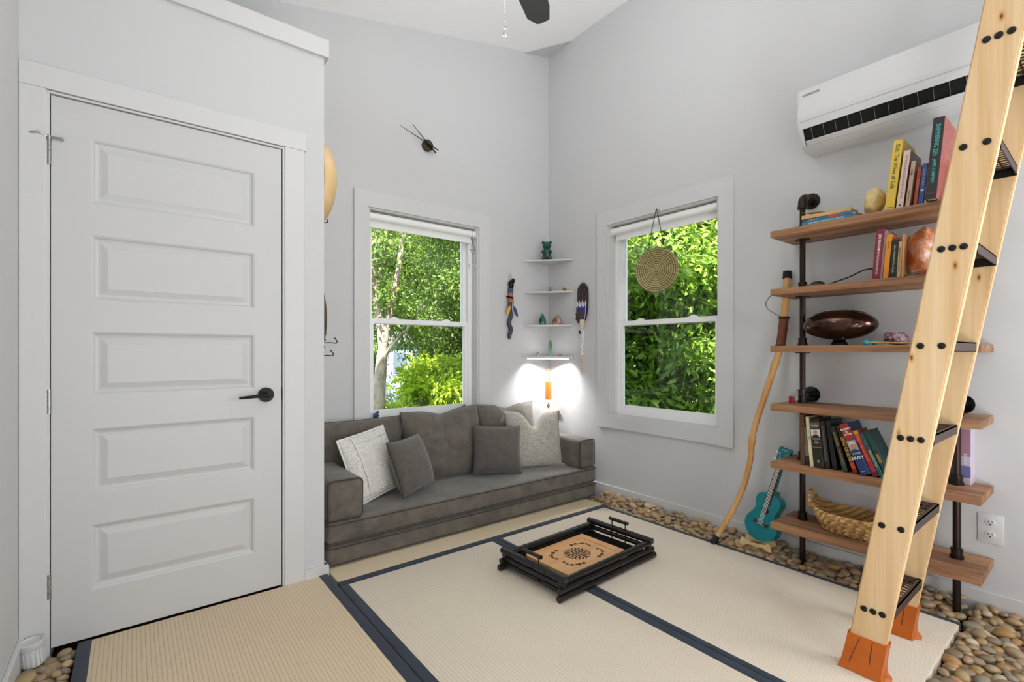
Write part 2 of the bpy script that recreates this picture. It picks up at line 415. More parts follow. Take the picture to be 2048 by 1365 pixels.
# ------------------------------------------------------------------ room shell
WX0, WX1, WZ0, WZ1 = 1.233, 2.125, .608, 2.065    # back window opening
VY0, VY1 = 1.558, 2.455                            # right window opening
T = .16
def wall_with_hole(mb, fn, a0, a1, ztop0, ztop1, h):
    """fn(a, z, t) -> point; hole h=(a0,a1,z0,z1)"""
    def zt(a): return ztop0 + (ztop1 - ztop0) * (a - a0) / (a1 - a0)
    def quad(p, q, zb0, zb1, zt0, zt1):
        vs = [fn(p, zb0, 0), fn(q, zb1, 0), fn(q, zt1, 0), fn(p, zt0, 0), fn(p, zb0, T), fn(q, zb1, T), fn(q, zt1, T), fn(p, zt0, T)]
        mb.add(vs, [(0, 1, 2, 3), (7, 6, 5, 4), (0, 4, 5, 1), (1, 5, 6, 2), (2, 6, 7, 3), (3, 7, 4, 0)])
    quad(a0, h[0], -.1, -.1, zt(a0), zt(h[0])); quad(h[1], a1, -.1, -.1, zt(h[1]), zt(a1))
    quad(h[0], h[1], -.1, -.1, h[2], h[2]); quad(h[0], h[1], h[3], h[3], zt(h[0]), zt(h[1]))
mb = MB(); wall_with_hole(mb, lambda a, z, t: (a, YW + t, z), XL - T, XW + T, ceil_z(XL - T) + .02, ceil_z(XW + T) + .02, (WX0, WX1, WZ0, WZ1))
mb.build('wall_back', 'wall_paint', smooth=False, kind='structure')
mb = MB(); wall_with_hole(mb, lambda a, z, t: (XW + t, a, z), YB, YW, 3.70, 3.70, (VY0, VY1, WZ0, WZ1))
mb.build('wall_right', 'wall_paint', smooth=False, kind='structure')
MB().box(XL - T, XL, YB, YW, -.1, 3.3).build('wall_left', 'wall_paint', smooth=False, kind='structure')
MB().box(XL - T, XW + T, YB - T, YB, -.1, 3.8).build('wall_front', 'wall_paint', smooth=False, kind='structure')
mb = MB(); c0, c1 = ceil_z(XL - T), ceil_z(XW + T)
mb.prism([(XL - T, c0), (XW + T, c1), (XW + T, c1 + .2), (XL - T, c0 + .2)], YB - T, YW + T, 'y')
mb.build('ceiling', 'ceiling_paint', smooth=False, kind='structure')
# wall-coloured triangle standing in for the corner shelves' shadow on the ceiling
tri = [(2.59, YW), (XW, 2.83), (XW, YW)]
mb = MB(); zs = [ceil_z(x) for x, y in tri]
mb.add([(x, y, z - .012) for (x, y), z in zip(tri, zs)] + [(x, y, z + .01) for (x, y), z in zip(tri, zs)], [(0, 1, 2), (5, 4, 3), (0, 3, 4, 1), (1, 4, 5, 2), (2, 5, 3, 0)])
mb.build('corner_shadow_panel', 'wall_paint', smooth=False, kind='structure')
MB().box(XL, XW, YB, YW, -.09, -.055).build('floor', 'subfloor', smooth=False, kind='structure')
# closet block with the door: wall face built around the opening
DX0, DX1, DZ0, DZ1 = -.236, .549, .005, 2.045
mb = MB()
CZ = 2.62
mb.box(XL, DX0 - .012, YC, YC + .1, -.055, CZ); mb.box(DX1 + .012, .745, YC, YC + .1, -.055, CZ)
mb.box(DX0 - .012, DX1 + .012, YC, YC + .1, DZ1 + .012, CZ)
mb.box(.645, .745, YC + .1, YW, -.055, CZ); mb.box(XL, .745, YC, YW, CZ, CZ + .02)
mb.build('wall_closet', 'wall_paint', smooth=False, kind='structure')
MB().box(XL, .645, YC + .35, YC + .37, -.05, CZ).build('wall_closet_inner', 'dark_void', smooth=False, kind='structure')
MB().rbox(XL, .765, YC - .016, YC, 2.552, 2.64, .002).box(.745, .765, YC, YW, 2.552, 2.64).build('trim_2', 'trim_paint', smooth=False, kind='structure')
# door casing
mb = MB()
mb.rbox(XL + .001, DX0 - .012, YC - .018, YC, -.05, 2.06, .0025)
mb.rbox(DX1 + .012, .648, YC - .018, YC, -.05, 2.06, .0025)
mb.rbox(XL + .001, .656, YC - .020, YC, 2.06, 2.145, .0025)
mb.box(DX0 - .012, DX0 - .003, YC - .012, YC + .1, -.05, DZ1 + .003); mb.box(DX1 + .004, DX1 + .012, YC - .012, YC + .1, -.05, DZ1 + .003)
mb.box(DX0 - .012, DX1 + .012, YC - .012, YC + .1, DZ1 + .004, DZ1 + .012)
mb.build('trim_3', 'trim_paint', smooth=False, kind='structure')
# baseboards
mb = MB(); mb.rbox(XW - .014, XW, .0, YW, -.055, .076, .003); mb.rbox(XW - .014, XW, YB, .0, -.055, .076, .003); mb.build('baseboard_right', 'trim_paint', smooth=False, kind='structure')
MB().rbox(.77, XW, YW - .014, YW, -.055, .076, .003).build('baseboard_back', 'trim_paint', smooth=False, kind='structure')
MB().rbox(XL, XL + .014, YB, YC, -.055, .075, .003).build('baseboard_left', 'trim_paint', smooth=False, kind='structure')
mb = MB(); mb.rbox(.648, .765, YC - .018, YC + .02, -.055, .042, .003); mb.rbox(.745, .765, YC, YW, -.055, .042, .003); mb.build('baseboard_closet', 'trim_paint', smooth=False, kind='structure')

# ------------------------------------------------------------------ panelled door
door = thing('door_1', None, None, (0, 0, 0), kind='structure')
mb = MB(); yf = YC - .004
PX0, PX1 = -.124, .436
rows = [(1.666, 1.914), (1.294, 1.546), (.929, 1.175), (.556, .803), (.184, .434)]
xs = [DX0, PX0, PX1, DX1]
zs = [DZ0] + [z for r in reversed(rows) for z in r] + [DZ1]
mb.box(DX0, PX0, yf, yf + .038, DZ0, DZ1); mb.box(PX1, DX1, yf, yf + .038, DZ0, DZ1)
prev = DZ0
for z0, z1 in reversed(rows): mb.box(PX0, PX1, yf, yf + .038, prev, z0); prev = z1
mb.box(PX0, PX1, yf, yf + .038, prev, DZ1)
for z0, z1 in rows:   # ogee border, groove and raised field
    lv = [(0, 0), (.006, .003), (.012, .010), (.020, .013), (.026, .012), (.048, .003), (.050, .003)]
    rings = [[(PX0 + i, yf + d, z0 + i), (PX1 - i, yf + d, z0 + i), (PX1 - i, yf + d, z1 - i), (PX0 + i, yf + d, z1 - i)] for i, d in lv]
    vs = [p for r in rings for p in r]; fs = []
    for k in range(len(rings) - 1):
        for j in range(4): fs.append((k * 4 + j, k * 4 + (j + 1) % 4, (k + 1) * 4 + (j + 1) % 4, (k + 1) * 4 + j))
    b = (len(rings) - 1) * 4; fs.append((b, b + 1, b + 2, b + 3)); mb.add(vs, fs)
mb.build('door_slab', 'door_paint', door, smooth=False)
h = bpy.data.objects.new('handle', None)
mb = MB(); hx, hz = .482, .90
mb.cyl((hx, yf, hz), (hx, yf - .012, hz), .033, 28); mb.cyl((hx, yf - .012, hz), (hx, yf - .05, hz), .011, 14)
mb.tube([(hx + .004, yf - .05, hz), (hx - .03, yf - .052, hz - .001), (hx - .115, yf - .05, hz - .006)], [.010, .008, .006], 10)
hd = mb.build('handle', 'black_metal', door)
mb = MB().box(DX1 - .001, DX1 + .005, yf - .002, yf + .02, .87, .93); mb.build('latch_plate', 'black_metal', door)
for z in (1.83, .915, .235):
    mb = MB()
    for k in range(5): mb.cyl((DX0 - .005, yf - .004, z - .045 + k * .0182), (DX0 - .005, yf - .004, z - .045 + k * .0182 + .0165), .0065, 12)
    mb.box(DX0 - .012, DX0 + .0, yf - .001, yf + .006, z - .045, z + .045); mb.build('hinge', 'steel', door)
mb = MB()   # hinge-pin stop with two rubber tipped arms
zz = 1.887
mb.cyl((DX0 - .005, yf - .004, zz - .012), (DX0 - .005, yf - .004, zz + .006), .008, 12)
mb.tube([(DX0 - .005, yf - .006, zz), (DX0 - .03, yf - .02, zz + .008), (DX0 - .055, yf - .012, zz + .002)], .004, 8)
mb.tube([(DX0 - .005, yf - .006, zz), (DX0 + .03, yf - .012, zz)], .004, 8)
mb.cyl((DX0 - .055, yf - .012, zz - .0), (DX0 - .055, yf + .0, zz), .006, 10); mb.cyl((DX0 + .03, yf - .014, zz), (DX0 + .03, yf - .001, zz), .006, 10)
mb.build('door_stop', 'steel', door)

# ------------------------------------------------------------------ windows (double hung) and blinds
def window(name, fn, a0, a1, far_first):
    """fn(a, depth, z): depth grows outwards from the wall face"""
    w = thing(name, None, None, kind='structure')
    def bx(mb, x0, x1, d0, d1, z0, z1):
        vs = [fn(x, d, z) for x in (x0, x1) for d in (d0, d1) for z in (z0, z1)]
        mb.add(vs, [(0, 1, 3, 2), (4, 6, 7, 5), (0, 4, 5, 1), (2, 3, 7, 6), (0, 2, 6, 4), (1, 5, 7, 3)])
    z0, z1 = WZ0, WZ1; cw = .095
    mb = MB()
    bx(mb, a0 - cw, a0, -.018, 0, z0 - cw, z1); bx(mb, a1, a1 + cw, -.018, 0, z0 - cw, z1)
    bx(mb, a0 - cw, a1 + cw, -.0185, 0, z1, z1 + .105); bx(mb, a0, a1, -.018, 0, z0 - .09, z0)
    mb.build('casing', 'trim_paint', w, smooth=False)
    mb = MB(); j = .012
    for (x0, x1, y0, y1) in ((a0, a0 + j, z0, z1), (a1 - j, a1, z0, z1), (a0 + j, a1 - j, z0, z0 + j), (a0 + j, a1 - j, z1 - j, z1)): bx(mb, x0, x1, -.004, .0745, y0, y1)
    mb.build('jamb', 'trim_paint', w, smooth=False)
    mb = MB(); b = .032; A0, A1, Z0, Z1 = a0 + j, a1 - j, z0 + j, z1 - j
    for (x0, x1, y0, y1) in ((A0, A0 + b, Z0, Z1), (A1 - b, A1, Z0, Z1), (A0 + b, A1 - b, Z0, Z0 + b), (A0 + b, A1 - b, Z1 - b, Z1)): bx(mb, x0, x1, .075, .15, y0, y1)
    for x in (A0 + b - .002, A1 - b - .004):
        bx(mb, x, x + .006, .068, .0748, Z0 + .001, Z1 - .001)
    mb.build('frame', 'vinyl_white', w, smooth=False)
    zm = 1.312
    for nm, (s0, s1, d0, d1) in {'lower_sash': (Z0 + b - .01, zm + .018, .082, .108), 'upper_sash': (zm - .02, Z1 - b + .01, .112, .138)}.items():
        mb = MB(); st = .034; X0, X1 = A0 + b - .008, A1 - b + .008; rb = .048 if nm == 'lower_sash' else .034
        bx(mb, X0, X0 + st, d0, d1, s0, s1); bx(mb, X1 - st, X1, d0, d1, s0, s1); bx(mb, X0 + st, X1 - st, d0, d1, s0, s0 + rb); bx(mb, X0 + st, X1 - st, d0, d1, s1 - .034, s1)
        q = .008
        bx(mb, X0 + st, X0 + st + q, d0 + .008, d1 - .001, s0 + rb, s1 - .034); bx(mb, X1 - st - q, X1 - st, d0 + .008, d1 - .001, s0 + rb, s1 - .034)
        s_ = mb.build(nm, 'vinyl_white', w, smooth=False)
        mb = MB(); bx(mb, X0 + st, X1 - st, (d0 + d1) / 2 - .001, (d0 + d1) / 2 + .001, s0 + rb, s1 - .034); mb.build('pane', 'glass_pane', s_, smooth=False)
        if nm == 'lower_sash':
            for q in (.24, .76):
                mb = MB(); xm = X0 + (X1 - X0) * q; bx(mb, xm - .03, xm + .03, .084, .104, s1, s1 + .008); bx(mb, xm - .015, xm + .015, .086, .1, s1 + .008, s1 + .015)
                mb.build('sash_lock', 'vinyl_white', s_, smooth=False)
    return w
window('window_1', lambda a, d, z: (a, YW + d, z), WX0, WX1, True)
window('window_2', lambda a, d, z: (XW + d, a, z), VY0, VY1, True)

def blind(fn, a0, a1, label):
    b = thing('roller_blind', label, 'blind', fn(a0, .04, 2.02), group='roller blinds at the window heads')
    inv = Matrix.Translation(Vector(fn(a0, .04, 2.02))).inverted()
    mb = MB(); mb.cyl(fn(a0 + .022, .034, 2.018), fn(a1 - .022, .034, 2.018), .026, 20); mb.xform(inv); mb.build('roll', 'blind_white', b)
    mb = MB(); p = [fn(a0 + .03, .058, 2.01), fn(a1 - .03, .058, 2.01), fn(a1 - .03, .060, 1.955), fn(a0 + .03, .060, 1.955)]
    q = [fn(a0 + .03, .060, 2.01), fn(a1 - .03, .060, 2.01), fn(a1 - .03, .062, 1.955), fn(a0 + .03, .062, 1.955)]
    mb.add(p + q, [(0, 1, 2, 3), (7, 6, 5, 4), (0, 4, 5, 1), (1, 5, 6, 2), (2, 6, 7, 3), (3, 7, 4, 0)]); mb.xform(inv); mb.build('fabric', 'blind_white', b, smooth=False)
    mb = MB(); mb.cyl(fn(a0 + .03, .061, 1.955), fn(a1 - .03, .061, 1.955), .007, 10); mb.xform(inv); mb.build('hem_bar', 'blind_white', b)
    for a in (a0 + .013, a1 - .021):
        mb = MB(); vs = [fn(a, .006, 1.985), fn(a, .07, 1.985), fn(a, .07, 2.053), fn(a, .006, 2.053)]
        mb.add(vs + [tuple(Vector(v) + Vector(fn(a + .008, 0, 0)) - Vector(fn(a, 0, 0))) for v in vs], [(0, 1, 2, 3), (7, 6, 5, 4), (0, 4, 5, 1), (1, 5, 6, 2), (2, 6, 7, 3), (3, 7, 4, 0)])
        mb.xform(inv); mb.build('bracket', 'plastic_white', b, smooth=False)
blind(lambda a, d, z: (a, YW + d, z), WX0, WX1, 'white roller blind rolled up at the head of the window behind the sofa')
blind(lambda a, d, z: (XW + d, a, z), VY0, VY1, 'white roller blind rolled up at the head of the window with the round disc')

# ------------------------------------------------------------------ tatami mats
def mat_thing(label, x0, x1, y0, y1, straw, long_axis, top=0., bind=.042):
    t = thing('tatami_mat', label, 'mat', ((x0 + x1) / 2, (y0 + y1) / 2, 0))
    cx, cy = (x0 + x1) / 2, (y0 + y1) / 2
    X0, X1, Y0, Y1 = x0 - cx, x1 - cx, y0 - cy, y1 - cy
    mb = MB(); mb.rbox(X0 + .002, X1 - .002, Y0, Y1, -.053, top, .006, 3); o = mb.build('straw_body', straw, t)
    if long_axis == 'y': rr_ = [(X0, X0 + bind, Y0 - .001, Y1 + .001), (X1 - bind, X1, Y0 - .001, Y1 + .001)]
    else: rr_ = [(X0 - .001, X1 + .001, Y0, Y0 + bind), (X0 - .001, X1 + .001, Y1 - bind, Y1)]
    for a, b, c, d in rr_: MB().rbox(a, b, c, d, -.053, top + .002, .004, 3).build('cloth_border', 'mat_binding', t)
    return t
mat_thing('tatami mat with warm tan straw laid in front of the white door', -.162, .757, .3, 2.437, 'straw_door', 'y')
mat_thing('tatami mat with ribbed straw, left of the black tray stand', .760, 1.676, .3, 2.268, 'straw_main', 'y')
mat_thing('tatami mat running beside the pebble border under the ladder foot', 1.679, 2.635, .41, 2.268, 'straw_main', 'y', bind=.028)
mat_thing('tatami mat crosswise under the sofa with a navy cloth edge', .768, 2.66, 2.271, 3.10, 'straw_sofa', 'x')
mat_thing('tatami mat nearest the viewer, lying before the pebble corner', -.162, 2.06, -.62, .297, 'straw_main', 'x')

# ------------------------------------------------------------------ day bed: two stacked mattresses, two arm bolsters, three back cushions
def slab(t, name, x0, x1, y0, y1, z0, z1, r=.022, crown=0.):
    mb = MB(); mb.rbox(x0, x1, y0, y1, z0, z1, r, 4)
    o = mb.build(name, 'sofa_velvet', t)
    def loop(pts):   # piping round an edge
        return pts
    def rr2(a0, a1, b0, b1, rad=.026):
        out = []
        for cx, cy, s in ((a1 - rad, b1 - rad, 0), (a0 + rad, b1 - rad, 90), (a0 + rad, b0 + rad, 180), (a1 - rad, b0 + rad, 270)):
            for k in range(6): an = R(s + k * 18); out.append((cx + rad * cos(an), cy + rad * sin(an)))
        return out
    return o, rr2
SX0, SX1, SY0, SY1 = .772, 2.765, 2.478, 3.10
def mattress(label, z0, z1):
    t = thing('floor_mattress', label, 'mattress', (0, 0, 0))
    o, rr2 = slab(t, 'cushion', SX0, SX1, SY0, SY1, z0, z1, .02)
    for z in (z0 + .012, z1 - .010):
        MB().tube([(x, y, z) for x, y in rr2(SX0 - .001, SX1 + .001, SY0 - .001, SY1 + .001, .022)], .0032, 6, closed=True).build('piping', 'sofa_piping', t)
mattress('lower grey-brown floor mattress of the day bed resting on the tatami', .002, .106)
mattress('upper grey-brown floor mattress of the day bed carrying the arms', .112, .225)
def arm(label, x0, x1):
    t = thing('arm_bolster', label, 'bolster', (0, 0, 0)); z0, z1 = .227, .437
    o, rr2 = slab(t, 'cushion', x0, x1, 2.486, 3.09, z0, z1, .024)
    MB().tube([(x, 2.486 + .004, z) for x, z in rr2(x0 + .002, x1 - .002, z0 + .002, z1 - .002, .024)], .0034, 6, closed=True).build('piping', 'sofa_piping', t)
arm('grey-brown block arm bolster at the closet end of the day bed', .775, .958)
arm('grey-brown block arm bolster at the window wall end of the day bed', 2.598, 2.760)

def pillow_geo(w, h, t, n=26, pinch=.05, chop=0., ears=.0, lump=.0, seed=0):
    rnd = random.Random(seed); ph = [rnd.uniform(0, 6.28) for _ in range(8)]
    def pos(u, v):
        pu, pv = 1 - pinch * (1 - v * v) * 1.0, 1 - pinch * (1 - u * u)
        x, z = u * w / 2 * pu, v * h / 2 * pv
        if chop: z -= chop * math.exp(-(u / .30) ** 2) * max(0, (v + .35) / 1.35) ** 2.2
        return x, z
    def thick(u, v):
        a = max(0, (1 - abs(u) ** 2.6)) ** .5 * max(0, (1 - abs(v) ** 2.6)) ** .5
        tt = t / 2 * a
        if chop: tt *= 1 - .5 * math.exp(-(u / .28) ** 2) * max(0, v) ** 1.5
        if lump: tt += lump * a * (sin(3.1 * u + 4 * v + ph[0]) + .6 * sin(7 * u - 3 * v + ph[1]) + .4 * sin(5 * v + 9 * u + ph[2]))
        return max(tt, 0)
    mb = MB(); vs = []; fs = []
    for side in (1, -1):
        base = len(vs)
        for i in range(n + 1):
            for k in range(n + 1):
                u, v = -cos(pi * i / n), -cos(pi * k / n)
                x, z = pos(u, v); vs.append((x, -side * (thick(u, v) + .0008), z))
        for i in range(n):
            for k in range(n):
                a = base + i * (n + 1) + k; q = (a, a + n + 1, a + n + 2, a + 1); fs.append(q if side == 1 else q[::-1])
    N1 = (n + 1) ** 2
    per = [i * (n + 1) for i in range(n + 1)] + [n * (n + 1) + k for k in range(1, n + 1)] + [i * (n + 1) + n for i in range(n - 1, -1, -1)] + [k for k in range(n - 1, 0, -1)]
    for i in range(len(per)): a, b = per[i], per[(i + 1) % len(per)]; fs.append((a, b, b + N1, a + N1))
    mb.add(vs, fs)
    edge = [(vs[i][0], 0, vs[i][2]) for i in per]
    return mb, edge
def pillow(name, label, cat, c, w, h, t, mat, yaw=0, lean=0, roll=0, pipe='sofa_piping', group=None, **kw):
    mb, edge = pillow_geo(w, h, t, **kw)
    o = thing(name, label, cat, c, group=group)
    o.rotation_euler = (Matrix.Rotation(R(yaw), 3, 'Z') @ Matrix.Rotation(R(lean), 3, 'X') @ Matrix.Rotation(R(roll), 3, 'Y')).to_euler()
    mb.build('cover', mat, o, ang=80)
    if pipe: MB().tube(edge, .0036, 6, closed=True).build('piping', pipe, o)
    return o
G = 'large back cushions against the window wall'
pillow('back_cushion', 'wide grey-brown back cushion at the closet end of the day bed', 'cushion', (1.09, 3.01, .435), .68, .46, .17, 'sofa_velvet', lean=-8, pinch=.03, group=G, seed=1)
pillow('back_cushion', 'grey-brown back cushion standing foremost in the middle of the row', 'cushion', (1.725, 2.955, .452), .62, .49, .20, 'sofa_velvet', lean=-13, roll=-1, pinch=.035, chop=.03, group=G, seed=2)
pillow('back_cushion', 'grey-brown back cushion in the room corner behind the linen pillow', 'cushion', (2.315, 2.995, .452), .56, .48, .18, 'sofa_velvet', lean=-9, roll=1, pinch=.05, chop=.03, group=G, seed=3)
pillow('throw_pillow', 'small dark grey pillow standing square before the linen pillow', 'pillow', (2.036, 2.755, .402), .350, .335, .16, 'pillow_velvet', yaw=-20, lean=-15, roll=3, pinch=.05, seed=4)
pillow('throw_pillow', 'small dark grey pillow tilted on its corner against the white one', 'pillow', (1.340, 2.70, .410), .315, .33, .155, 'pillow_velvet', yaw=27, lean=-21, roll=-2, pinch=.06, seed=5)
lp = pillow('throw_pillow', 'pale linen pillow dented at the top with corner tassels', 'pillow', (2.415, 2.80, .428), .45, .435, .15, 'linen_weave', yaw=-19, lean=-13, roll=1, pipe=None, pinch=.04, chop=.12, seed=6)
def tassel(par, p, d):
    mb = MB(); rnd = random.Random(3)
    mb.ball(p, .012, 10, 7)
    for k in range(26):
        q = Vector(p); pts = [q.copy()]; dd = Vector(d) + Vector((rnd.uniform(-.35, .35), rnd.uniform(-.35, .35), rnd.uniform(-.2, .2)))
        for j in range(4): q = q + dd * .019 + Vector((rnd.uniform(-.003, .003),) * 3); pts.append(q.copy())
        mb.tube(pts, .0014, 4)
    mb.build('tassel', 'linen_weave', par)
tassel(lp, (.222, -.01, .205), (.25, .1, -1)); tassel(lp, (.225, -.02, -.205), (1, -.3, -.15))
tassel(lp, (-.222, .0, .205), (-.3, .5, -1)); 
wp = pillow('throw_pillow', 'white embroidered cotton pillow slumped against the left arm', 'pillow', (1.130, 2.80, .425), .385, .385, .11, 'embroidered_cotton', yaw=24, lean=-20, roll=-6, pipe=None, pinch=.02, lump=.004, seed=8, n=30)
mb, edge = pillow_geo(.387, .387, .11, n=30, pinch=.02)
mb = MB(); mb.tube(edge, .0055, 6, closed=True)
mb.build('hem', 'white_cloth', wp)
mb = MB()
for zc in (.145, -.15):
    pts = []
    for k in range(24): u = -1 + 2 * k / 23; a_ = max(0, 1 - abs(u) ** 2.6) ** .5 * max(0, 1 - abs(zc / .2) ** 2.6) ** .5; pts.append((u * .186, -(.06 * a_ + .003), zc + .004 * sin(k * 1.7)))
    mb.tube(pts, .0035, 6)
pts = [(-.115 + .003 * sin(k), -(.06 * (max(0, 1 - .6 ** 2.6) ** .5) * max(0, 1 - abs(-1 + 2 * k / 23) ** 2.6) ** .5 + .003), (-1 + 2 * k / 23) * .195) for k in range(24)]
mb.tube(pts, .0035, 6); mb.build('seam', 'white_cloth', wp)

# ------------------------------------------------------------------ pipe shelving unit
SHX0, SHX1, SHY0, SHY1 = 2.577, 2.862, .341, 1.127
SZ = [1.716, 1.419, 1.128, .829, .533, .221]; ST = .033
shelf = thing('pipe_bookshelf', 'tall bookshelf of six reclaimed planks on black iron pipes, behind the ladder', 'bookshelf', (2.745, .735, 0))
def loc(o, par):   # keep world coordinates under a located parent
    o.matrix_parent_inverse = par.matrix_basis.inverted() if False else Matrix.Translation(par.location).inverted(); return o
for i, z in enumerate(SZ):
    mb = MB(); mb.rbox(-(SHX1 - SHX0) / 2, (SHX1 - SHX0) / 2, -(SHY1 - SHY0) / 2, (SHY1 - SHY0) / 2, -ST, 0, .003, 2)
    o = mb.build('shelf', 'shelf_wood', shelf); o.location = ((SHX0 + SHX1) / 2 - 2.745, 0, z); o.location.y = (SHY0 + SHY1) / 2 - .735
    if i % 2: o.rotation_euler = (0, 0, pi)
def flange(mb, c, ax, r=.036):
    c = Vector(c); ax = Vector(ax)
    mb.cyl(c, c + ax * .006, r, 26); mb.cyl(c + ax * .006, c + ax * .02, .019, 18)
    t1 = ax.orthogonal().normalized(); t2 = ax.cross(t1)
    for k in range(4):
        a_ = pi / 4 + k * pi / 2; q = c + (t1 * cos(a_) + t2 * sin(a_)) * r * .72; mb.cyl(q + ax * .005, q + ax * .0085, .0045, 8)
for side, (px, py) in enumerate(((2.752, 1.040), (2.752, .440))):
    topz = 1.905; mb = MB()
    mb.cyl((px, py, -.05), (px, py, topz - .03), .0135, 20)
    o = mb.build('pipe', 'pipe_metal', shelf); loc(o, shelf)
    mb = MB()
    for z in SZ:
        mb = MB(); mb.cyl((px, py, z), (px, py, z + .013), .0235, 20); mb.cyl((px, py, z + .013), (px, py, z + .034), .0195, 20); mb.cyl((px, py, z + .034), (px, py, z + .041), .0215, 20)
        mb.cyl((px, py, z - ST - .005), (px, py, z - ST + .004), .034, 22)
        loc(mb.build('collar', 'pipe_metal', shelf), shelf)
    loc(MB().cyl((px, py, -.05), (px, py, -.035), .03, 20).build('foot_flange', 'pipe_metal', shelf), shelf)
    # top elbow to the wall
    mb = MB(); z0 = topz - .035
    pts = [(px, py, z0 - .02)] + [(px + .035 * (1 - cos(a_)), py, z0 + .035 * sin(a_)) for a_ in [i * pi / 12 for i in range(7)]] + [(px + .055, py, z0 + .035)]
    mb.tube(pts, .0215, 16); mb.cyl((px, py, z0 - .026), (px, py, z0 - .012), .0245, 18); mb.cyl((px + .048, py, z0 + .035), (px + .06, py, z0 + .035), .0245, 18)
    mb.cyl((px + .05, py, z0 + .035), (XW - .018, py, z0 + .035), .0135, 16)
    flange(mb, (XW - .0005, py, z0 + .035), (-1, 0, 0), .042)
    loc(mb.build('wall_elbow', 'pipe_metal', shelf), shelf)
    mb = MB(); zt = .868; mb.cyl((px, py, zt - .03), (px, py, zt + .03), .0205, 18); mb.cyl((px, py, zt), (XW - .018, py, zt), .0155, 16); mb.cyl((px, py, zt - .032), (px, py, zt - .024), .0235, 18); mb.cyl((px, py, zt + .024), (px, py, zt + .032), .0235, 18)
    flange(mb, (XW - .0005, py, zt), (-1, 0, 0), .042)
    loc(mb.build('wall_bracket', 'black_gloss', shelf), shelf)

# ------------------------------------------------------------------ books
VERT = ((0, 0, -1), (0, -1, 0), (-1, 0, 0))       # reads downwards on a spine facing -X
HORZ = ((0, -1, 0), (0, 0, 1), (-1, 0, 0))
def book(label, y, z, th, ht, lean, depth=.15, x=2.62, color='#333333', side=None, group=None, hard=True, yaw=0):
    b = thing('book', label, 'book', (x, y, z + th / 2 * abs(sin(R(lean))) + .0005), (R(-lean), 0, R(yaw)), group)
    c = .0022 if hard else .001; e = .0035 if hard else .0
    mb = MB(); mb.rbox(0, .003, -th / 2, th / 2, 0, ht, .0012, 1); mb.box(.002, depth, -th / 2, -th / 2 + c, 0, ht); mb.box(.002, depth, th / 2 - c, th / 2, 0, ht)
    mb.build('cover', cmat(color, .4), b, smooth=False)
    MB().box(.003, depth - e - .001, -th / 2 + c, th / 2 - c, e, ht - e).build('pages', 'book_page', b, smooth=False)
    b['_t'] = th; b['_h'] = ht
    return b
def strip(b, z0, z1, color, name='band', y0=None, y1=None, d=.0006):
    th = b['_t']; y0 = -th / 2 + .0002 if y0 is None else y0; y1 = th / 2 - .0002 if y1 is None else y1
    return MB().box(-d, .0005, y0, y1, z0, z1).build(name, cmat(color, .4), b, smooth=False)
def spine(b, body, zc, size, color, fit=None, y=0, horiz=False, bold=0, d=.0009):
    return text(body, size, b, (-d, y, zc), HORZ if horiz else VERT, cmat(color, .5), 'title', fit, .0002, bold)

Z5 = SZ[4]; g5 = None
b = book('brown leather-look book at the left end of the lower book row', .990, Z5, .020, .252, 1.0, .14, color='#5a3d24'); spine(b, 'THE ESSENTIAL', .15, .012, '#8a6a3c')
b = book('thin black and grey book, second in the lower row', .968, Z5, .016, .212, 2.0, .13, color='#24272a'); strip(b, .05, .19, '#6a6b66'); spine(b, 'THE HOUSE', .13, .010, '#1a1c1e')
b = book('cream spined book left of the black memoir', .947, Z5, .016, .243, 5.0, .16, x=2.615, color='#d9cba4'); spine(b, 'THE', .14, .009, '#5a4a30'); spine(b, 'U.S.', .17, .009, '#5a4a30')
b = book('black memoir with gold rules and a white-haired man on its spine', .913, Z5, .040, .236, 5.5, .16, x=2.61, color='#201d1a')
strip(b, .215, .2165, '#b79a4a'); strip(b, .185, .1865, '#b79a4a'); strip(b, .148, .184, '#c8ccd2', 'portrait')
text('DECISION', .0085, b, (-.0012, 0, .205), HORZ, cmat('#dcd6c4'), 'title'); text('POINTS', .0085, b, (-.0012, 0, .196), HORZ, cmat('#dcd6c4'), 'title')
def portrait(b, zc, hair, coat, s=1.):
    mb = MB(); mb.prism([(cos(t) * .0085 * s, zc + sin(t) * .011 * s) for t in [i * pi / 8 for i in range(16)]], -.0012, 0, 'x'); mb.build('portrait_face', cmat('#c08a70'), b, smooth=False)
    mb = MB(); mb.prism([(cos(t) * .0095 * s, zc + .003 * s + sin(t) * .0115 * s) for t in [i * pi / 8 for i in range(9)]] + [(-.0095 * s, zc + .0025 * s), (-.006 * s, zc + .008 * s), (.006 * s, zc + .008 * s)], -.0016, 0, 'x'); mb.build('portrait_hair', cmat(hair), b, smooth=False)
    mb = MB(); mb.prism([(-.015 * s, zc - .020 * s), (.015 * s, zc - .020 * s), (.013 * s, zc - .014 * s), (.004 * s, zc - .009 * s), (-.004 * s, zc - .009 * s), (-.013 * s, zc - .014 * s)], -.0014, 0, 'x'); mb.build('portrait_coat', cmat(coat), b, smooth=False)
portrait(b, .1685, '#b8b2aa', '#16171c')
for i, (s_, z_) in enumerate((('GEORGE', .139), ('W.', .130), ('BUSH', .121))): text(s_, .0085, b, (-.0012, 0, z_), HORZ, cmat('#dcd6c4'), 'title')
strip(b, .098, .0995, '#b79a4a'); MB().cyl((-.0008, 0, .032), (.0005, 0, .032), .006, 16).build('seal', cmat('#8a7a3a'), b)
b = book('slim black book with pale lettering beside the memoir', 0.882, Z5, 0.02, .229, 6.0, .15, color='#23211f'); spine(b, 'A World of Darkness', .12, .013, '#8d8578', .17)
